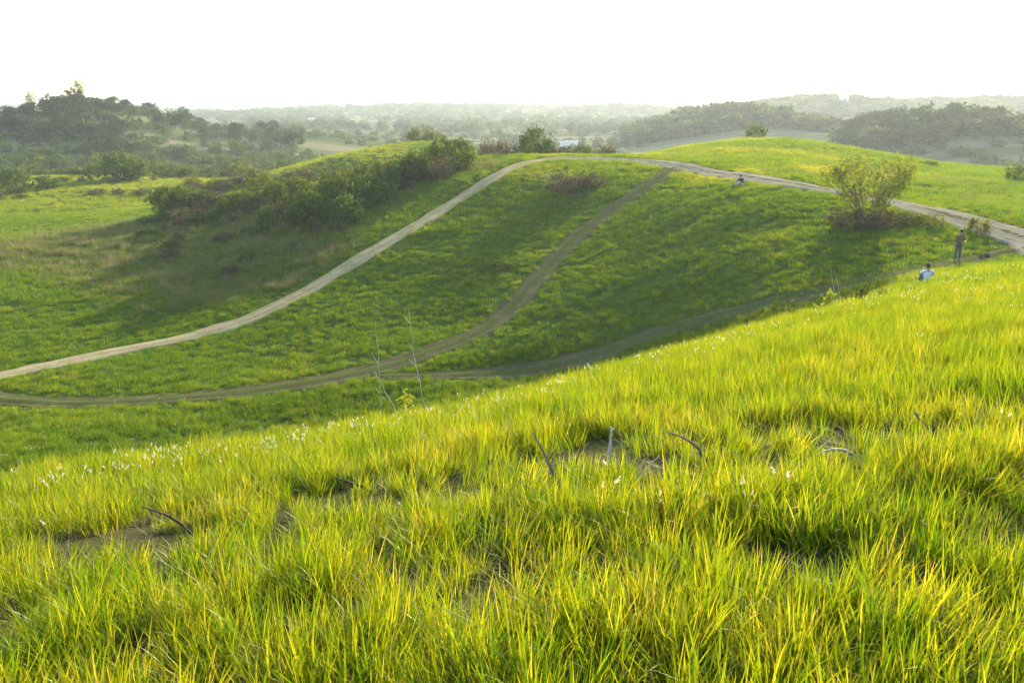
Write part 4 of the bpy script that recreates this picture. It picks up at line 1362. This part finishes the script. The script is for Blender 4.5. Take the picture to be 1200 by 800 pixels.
SIT = {'pelvis': (0, 0.05, 0.12), 'waist': (0, 0.07, 0.28), 'chest': (0, 0.02, 0.49), 'neckbase': (0, -0.02, 0.62), 'neck': (0, -0.04, 0.68), 'jaw': (0, -0.075, 0.73), 'brow': (0, -0.085, 0.815), 'crown': (0, -0.07, 0.87),
       'look': (0, -1, -0.12),
       'shoulderL': (0.185, 0.02, 0.56), 'elbowL': (0.26, -0.20, 0.40), 'wristL': (0.20, -0.42, 0.44), 'shoulderR': (-0.185, 0.02, 0.56), 'elbowR': (-0.26, -0.18, 0.38), 'wristR': (-0.16, -0.40, 0.42),
       'hipL': (0.10, 0.0, 0.12), 'kneeL': (0.17, -0.40, 0.40), 'ankleL': (0.16, -0.62, 0.06), 'ballL': (0.17, -0.72, 0.02), 'toeL': (0.175, -0.79, 0.02),
       'hipR': (-0.10, 0.0, 0.12), 'kneeR': (-0.14, -0.42, 0.22), 'ankleR': (-0.16, -0.80, 0.02), 'ballR': (-0.17, -0.86, 0.06), 'toeR': (-0.175, -0.89, 0.12)}
P1 = hit(1121, 306, 35)
standing = person(P1, 0.15, STAND, 'person in brown jacket and grey trousers standing on the track, looking down at hands', M_BROWNJ, M_GREYT)
# the thing in the hands
d = empty('handheld_device', P1 + Vector((0.055, -0.375, 1.155)), 0.15)
b = MB(); b.box(-0.07, 0.07, -0.045, 0.045, -0.014, 0.014); b.build('casing', M_PLASTIC, d, False)
b = MB(); b.tube([(0.02, 0, 0.0145), (0.02, 0, 0.03)], [0.028, 0.025], 10); b.build('lens', M_PLASTIC, d)
tag(d, 'small dark device held in both hands of the standing person', 'device')
def slope_dir(x, y):
    return Vector((h1(x + 0.5, y) - h1(x - 0.5, y), h1(x, y + 0.5) - h1(x, y - 0.5)))
P2 = hit(868, 218, 45)
sit1 = person(P2 + Vector((0, 0, 0.04)), -0.95, SIT, 'person in black jacket and pale trousers sitting beside the ridge track', M_BLACK, M_LIGHT, 1.0)
x3 = ray(1085, 335)[0] / ray(1085, 335)[1] * 36.5
P3 = Vector((x3, 36.5, h1(x3, 36.5)))
sit2 = person(P3 + Vector((0, 0, 0.02)), math.pi - 0.25, SIT, 'dark-haired person in pale blue-white shirt sitting in the grass seen from behind', M_WHITE, M_GREYT, 0.3)
# bags
def bag(loc, rz, L, W, Hh, mat, label, name='bag', tilt=0.0):
    e = empty(name, loc, rz)
    e.rotation_euler = (tilt, 0, rz)
    J = {'a': ((-L / 2 + W * 0.3, 0, Hh * 0.42), (Hh * 0.40, W * 0.42)), 'b': ((0, 0, Hh * 0.48), (Hh * 0.5, W * 0.5)), 'c': ((L / 2 - W * 0.3, 0, Hh * 0.40), (Hh * 0.36, W * 0.40))}
    link(bpy.data.objects.new('pouch', skin_mesh('pouch', J, [('a', 'b'), ('b', 'c')], mat)), e)
    for s in (-1, 1):
        b = MB(); b.tube([(-L * 0.3, s * W * 0.2, Hh * 0.85), (-L * 0.1, s * W * 0.32, Hh * 1.08), (L * 0.15, s * W * 0.3, Hh * 1.05), (L * 0.3, s * W * 0.2, Hh * 0.8)], 0.012, 5)
        b.build('strap', M_BLACK, e)
    b = MB(); b.tube([(-L * 0.15, -W * 0.5, Hh * 0.45), (0, -W * 0.6, Hh * 0.42), (L * 0.15, -W * 0.5, Hh * 0.45)], [0.03, 0.06, 0.03], 6)
    b.build('pocket', mat, e)
    return tag(e, label, 'bag')
p = hit(1156, 304, 35); bag(p + Vector((0, 0, 0.10)), 0.2, 0.50, 0.28, 0.24, M_GREYCLOTH, 'dark grey bag lying at the track edge right of the standing person')
p = hit(1149, 305, 35); bag(p + Vector((0, 0, 0.10)), -0.2, 0.42, 0.24, 0.16, M_RUST, 'reddish-brown bag lying left against the dark grey bag')
p = P3 + Vector((-0.42, -0.1, 0)); p.z = h1(p.x, p.y); bag(p + Vector((0, 0, 0.22)), 0.4, 0.26, 0.18, 0.22, M_BLACK, 'small black bag in the grass left of the person in the pale shirt')

# ------------------------------------------------------------------ dry stalks, weeds and twigs of the near hill
def stalk(px0, py0, px1, py1, label, r=0.006, sub=4, mat=None, depth=None, bow=0.05, name='dry_stalk', seed=1, tipdy=0.0, thick=1.0):
    """a stalk from its foot pixel to its tip pixel, both at the distance of the foot"""
    rg = random.Random(seed)
    r *= thick
    foot = hit(px0, py0)
    Y = foot.y if depth is None else depth
    if depth is not None:
        xx = ray(px0, py0)[0] / ray(px0, py0)[1] * Y
        foot = Vector((xx, Y, h1(xx, Y)))
    t_ = at(px1, py1, Y + tipdy)
    tip = Vector((t_[0], t_[1], t_[2] + EYE))
    d = tip - foot
    n = 8
    side = Vector((d.z, 0, -d.x)).normalized() * d.length * bow
    path = [Vector((0, 0, -0.04))] + [d * t + side * math.sin(t * 3.14) * (1 if rg.random() > 0.2 else 0.6) + Vector((rg.uniform(-1, 1), rg.uniform(-1, 1), 0)) * 0.006 * d.length for t in np.linspace(0.12, 1, n)]
    e = empty(name, foot)
    b = MB(); b.tube(path, [r * (1 - 0.75 * k / n) for k in range(n + 1)], 5)
    b.build('stem', mat or M_PALETWIG, e)
    for q in range(sub):
        k = rg.randrange(2, n)
        a = rg.uniform(0, 6.28); L = d.length * rg.uniform(0.04, 0.12)
        dd = (d.normalized() + Vector((math.cos(a), math.sin(a) * 0.6, 0.2)) * 0.9).normalized() * L
        b = MB(); b.tube([path[k], path[k] + dd * 0.5 + Vector((0, 0, 0.02 * L)), path[k] + dd], [r * 0.5, r * 0.35, r * 0.15], 4)
        b.build('side_twig', mat or M_PALETWIG, e)
    return tag(e, label, 'stalk')
stalk(447, 512, 440, 376, 'thin straight dry stalk, left of the two tall stalks on the brow', 0.008, 3, depth=14.6, seed=2, bow=0.01)
stalk(503, 500, 479, 362, 'tall branching dry stalk, right of the two tall stalks on the brow', 0.011, 7, depth=14.2, seed=3, bow=-0.03)
stalk(472, 500, 438, 434, 'dry stalk leaning left between the two tall stalks', 0.009, 2, depth=14.0, seed=4, bow=0.02)
stalk(980, 366, 973, 311, 'thin dry stalk rising above the leafy weeds on the right brow', 0.011, 3, depth=27.5, seed=5, bow=0.02)
stalk(987, 362, 979, 322, 'shorter dry stalk right beside the thin stalk above the leafy weeds', 0.010, 2, depth=28.5, seed=6, bow=0.02)
stalk(664, 585, 624, 506, 'grey dead stick leaning left in the grass left of centre', 0.012, 1, M_TWIG, seed=7, bow=0.01, name='dead_stick', thick=1.7, tipdy=0.1)
stalk(712, 545, 716, 500, 'bleached upright dead stick in the middle of the near slope', 0.014, 4, seed=8, bow=0.03, name='dead_stick', thick=1.7)
for k, (a, b_) in enumerate((((745, 560), (773, 533)), ((743, 560), (762, 545)), ((745, 562), (778, 546)), ((744, 560), (755, 538)))):
    stalk(*a, *b_, ('longest pale stick of the fan beside the bare hollow', 'inner pale stick of the fan beside the bare hollow', 'lowest pale stick of the fan beside the bare hollow', 'most upright pale stick of the fan beside the bare hollow')[k], 0.009, 0, seed=9 + k, bow=0.02, name='dead_stick', thick=1.7)
stalk(832, 545, 782, 506, 'dark dead twig arching right of the pale stick fan', 0.010, 4, M_TWIG, seed=15, bow=0.12, name='dead_twig', thick=1.7)
stalk(1012, 542, 950, 536, 'arched bundle of straw-coloured dead stems on the right slope', 0.010, 5, M_PALETWIG, seed=16, bow=0.22, name='dead_twig', thick=1.7)
stalk(1100, 530, 1070, 482, 'grey forked dead stick on the right slope', 0.011, 4, M_TWIG, seed=17, bow=0.05, name='dead_stick', thick=1.7)
stalk(1140, 597, 1065, 592, 'dark twig lying level in the grass at right', 0.006, 3, M_DARKTWIG, seed=18, bow=0.05, name='dead_twig', thick=1.7)
stalk(1168, 628, 1196, 619, 'short dark twig near the right edge of the grass', 0.007, 1, M_DARKTWIG, seed=19, bow=0.05, name='dead_twig', thick=1.7)
stalk(440, 578, 392, 560, 'dark dead twig lying in the grass left of centre', 0.010, 3, M_DARKTWIG, seed=20, bow=0.05, name='dead_twig', thick=1.7)
stalk(228, 628, 166, 594, 'dark bent twig in the grass at lower left', 0.008, 2, M_DARKTWIG, seed=21, bow=0.10, name='dead_twig', thick=1.7)
stalk(985, 490, 965, 455, 'grey thin twig leaning in the grass above the arched dead stems', 0.007, 3, M_TWIG, seed=22, bow=0.04, name='dead_twig', thick=1.7)
stalk(885, 520, 868, 494, 'small grey dead shrub stick left of the arched dead stems', 0.009, 5, M_TWIG, seed=23, bow=0.04, name='dead_stick', thick=1.7)

def weed(px, py, depth, hgt, wid, label, stems=7, mat=M_WEED, leaf=0.045, seed=1):
    rg = np.random.default_rng(seed)
    a = ray(px, py)
    x = a[0] / a[1] * depth
    e = empty('leafy_weed', (x, depth, h1(x, depth)))
    s = MB(); f = MB()
    for q in range(stems):
        an = rg.uniform(0, 6.28); o = wid * rg.uniform(0.1, 0.5); L = hgt * rg.uniform(0.6, 1.0)
        path = [(o * t ** 1.3 * math.cos(an), o * t ** 1.3 * math.sin(an), -0.03 + L * t) for t in np.linspace(0, 1, 7)]
        s.tube(path, [0.007 * (1 - 0.7 * t) for t in np.linspace(0, 1, 7)], 4, 0, cap=False)
        leaf_cloud(f, np.array(path[2:]), 9, (0.045, 0.045, 0.05), leaf, 0, rg, 0.2, 1.9)
    s.build('stems', M_TWIG, e)
    f.build('foliage', mat, e, False)
    return tag(e, label, 'weed')
weed(962, 385, 26.5, 1.15, 1.1, 'leafy yellow-green weed on the right brow, left of a darker weed', 10, seed=3, leaf=0.06)
weed(1003, 385, 26.0, 1.05, 0.6, 'slimmer dark-leaved weed on the right brow beside the dry stalks', 7, M_LEAF, 0.06, seed=4)
weed(480, 505, 14.0, 0.75, 0.3, 'small leafy weed standing on the brow between the tall dry stalks', 4, seed=5)
weed(441, 510, 13.8, 0.5, 0.25, 'little leafy weed on the brow left of the tall dry stalks', 3, seed=6)
weed(1027, 392, 25.0, 0.55, 0.5, 'low dark leafy weed below the slim dark-leaved weed', 5, M_LEAF, 0.05, seed=7)

# ------------------------------------------------------------------ hazy air over the whole place
def build_haze():
    b = MB()
    b.box(-12500, 12500, -12500, 12500, -26, EYE + 18)
    t = NT('haze')
    v = t.n('ShaderNodeVolumePrincipled')
    v.inputs['Color'].default_value = (0.84, 0.95, 0.96, 1)
    v.inputs['Density'].default_value = 0.00024
    v.inputs['Anisotropy'].default_value = 0.35
    t.t.links.new(v.outputs[0], t.out.inputs['Volume'])
    o = b.build('haze', t.mat, None, False)
    tag(o, 'pale haze in the air over the whole valley', 'haze', kind='stuff')
build_haze()
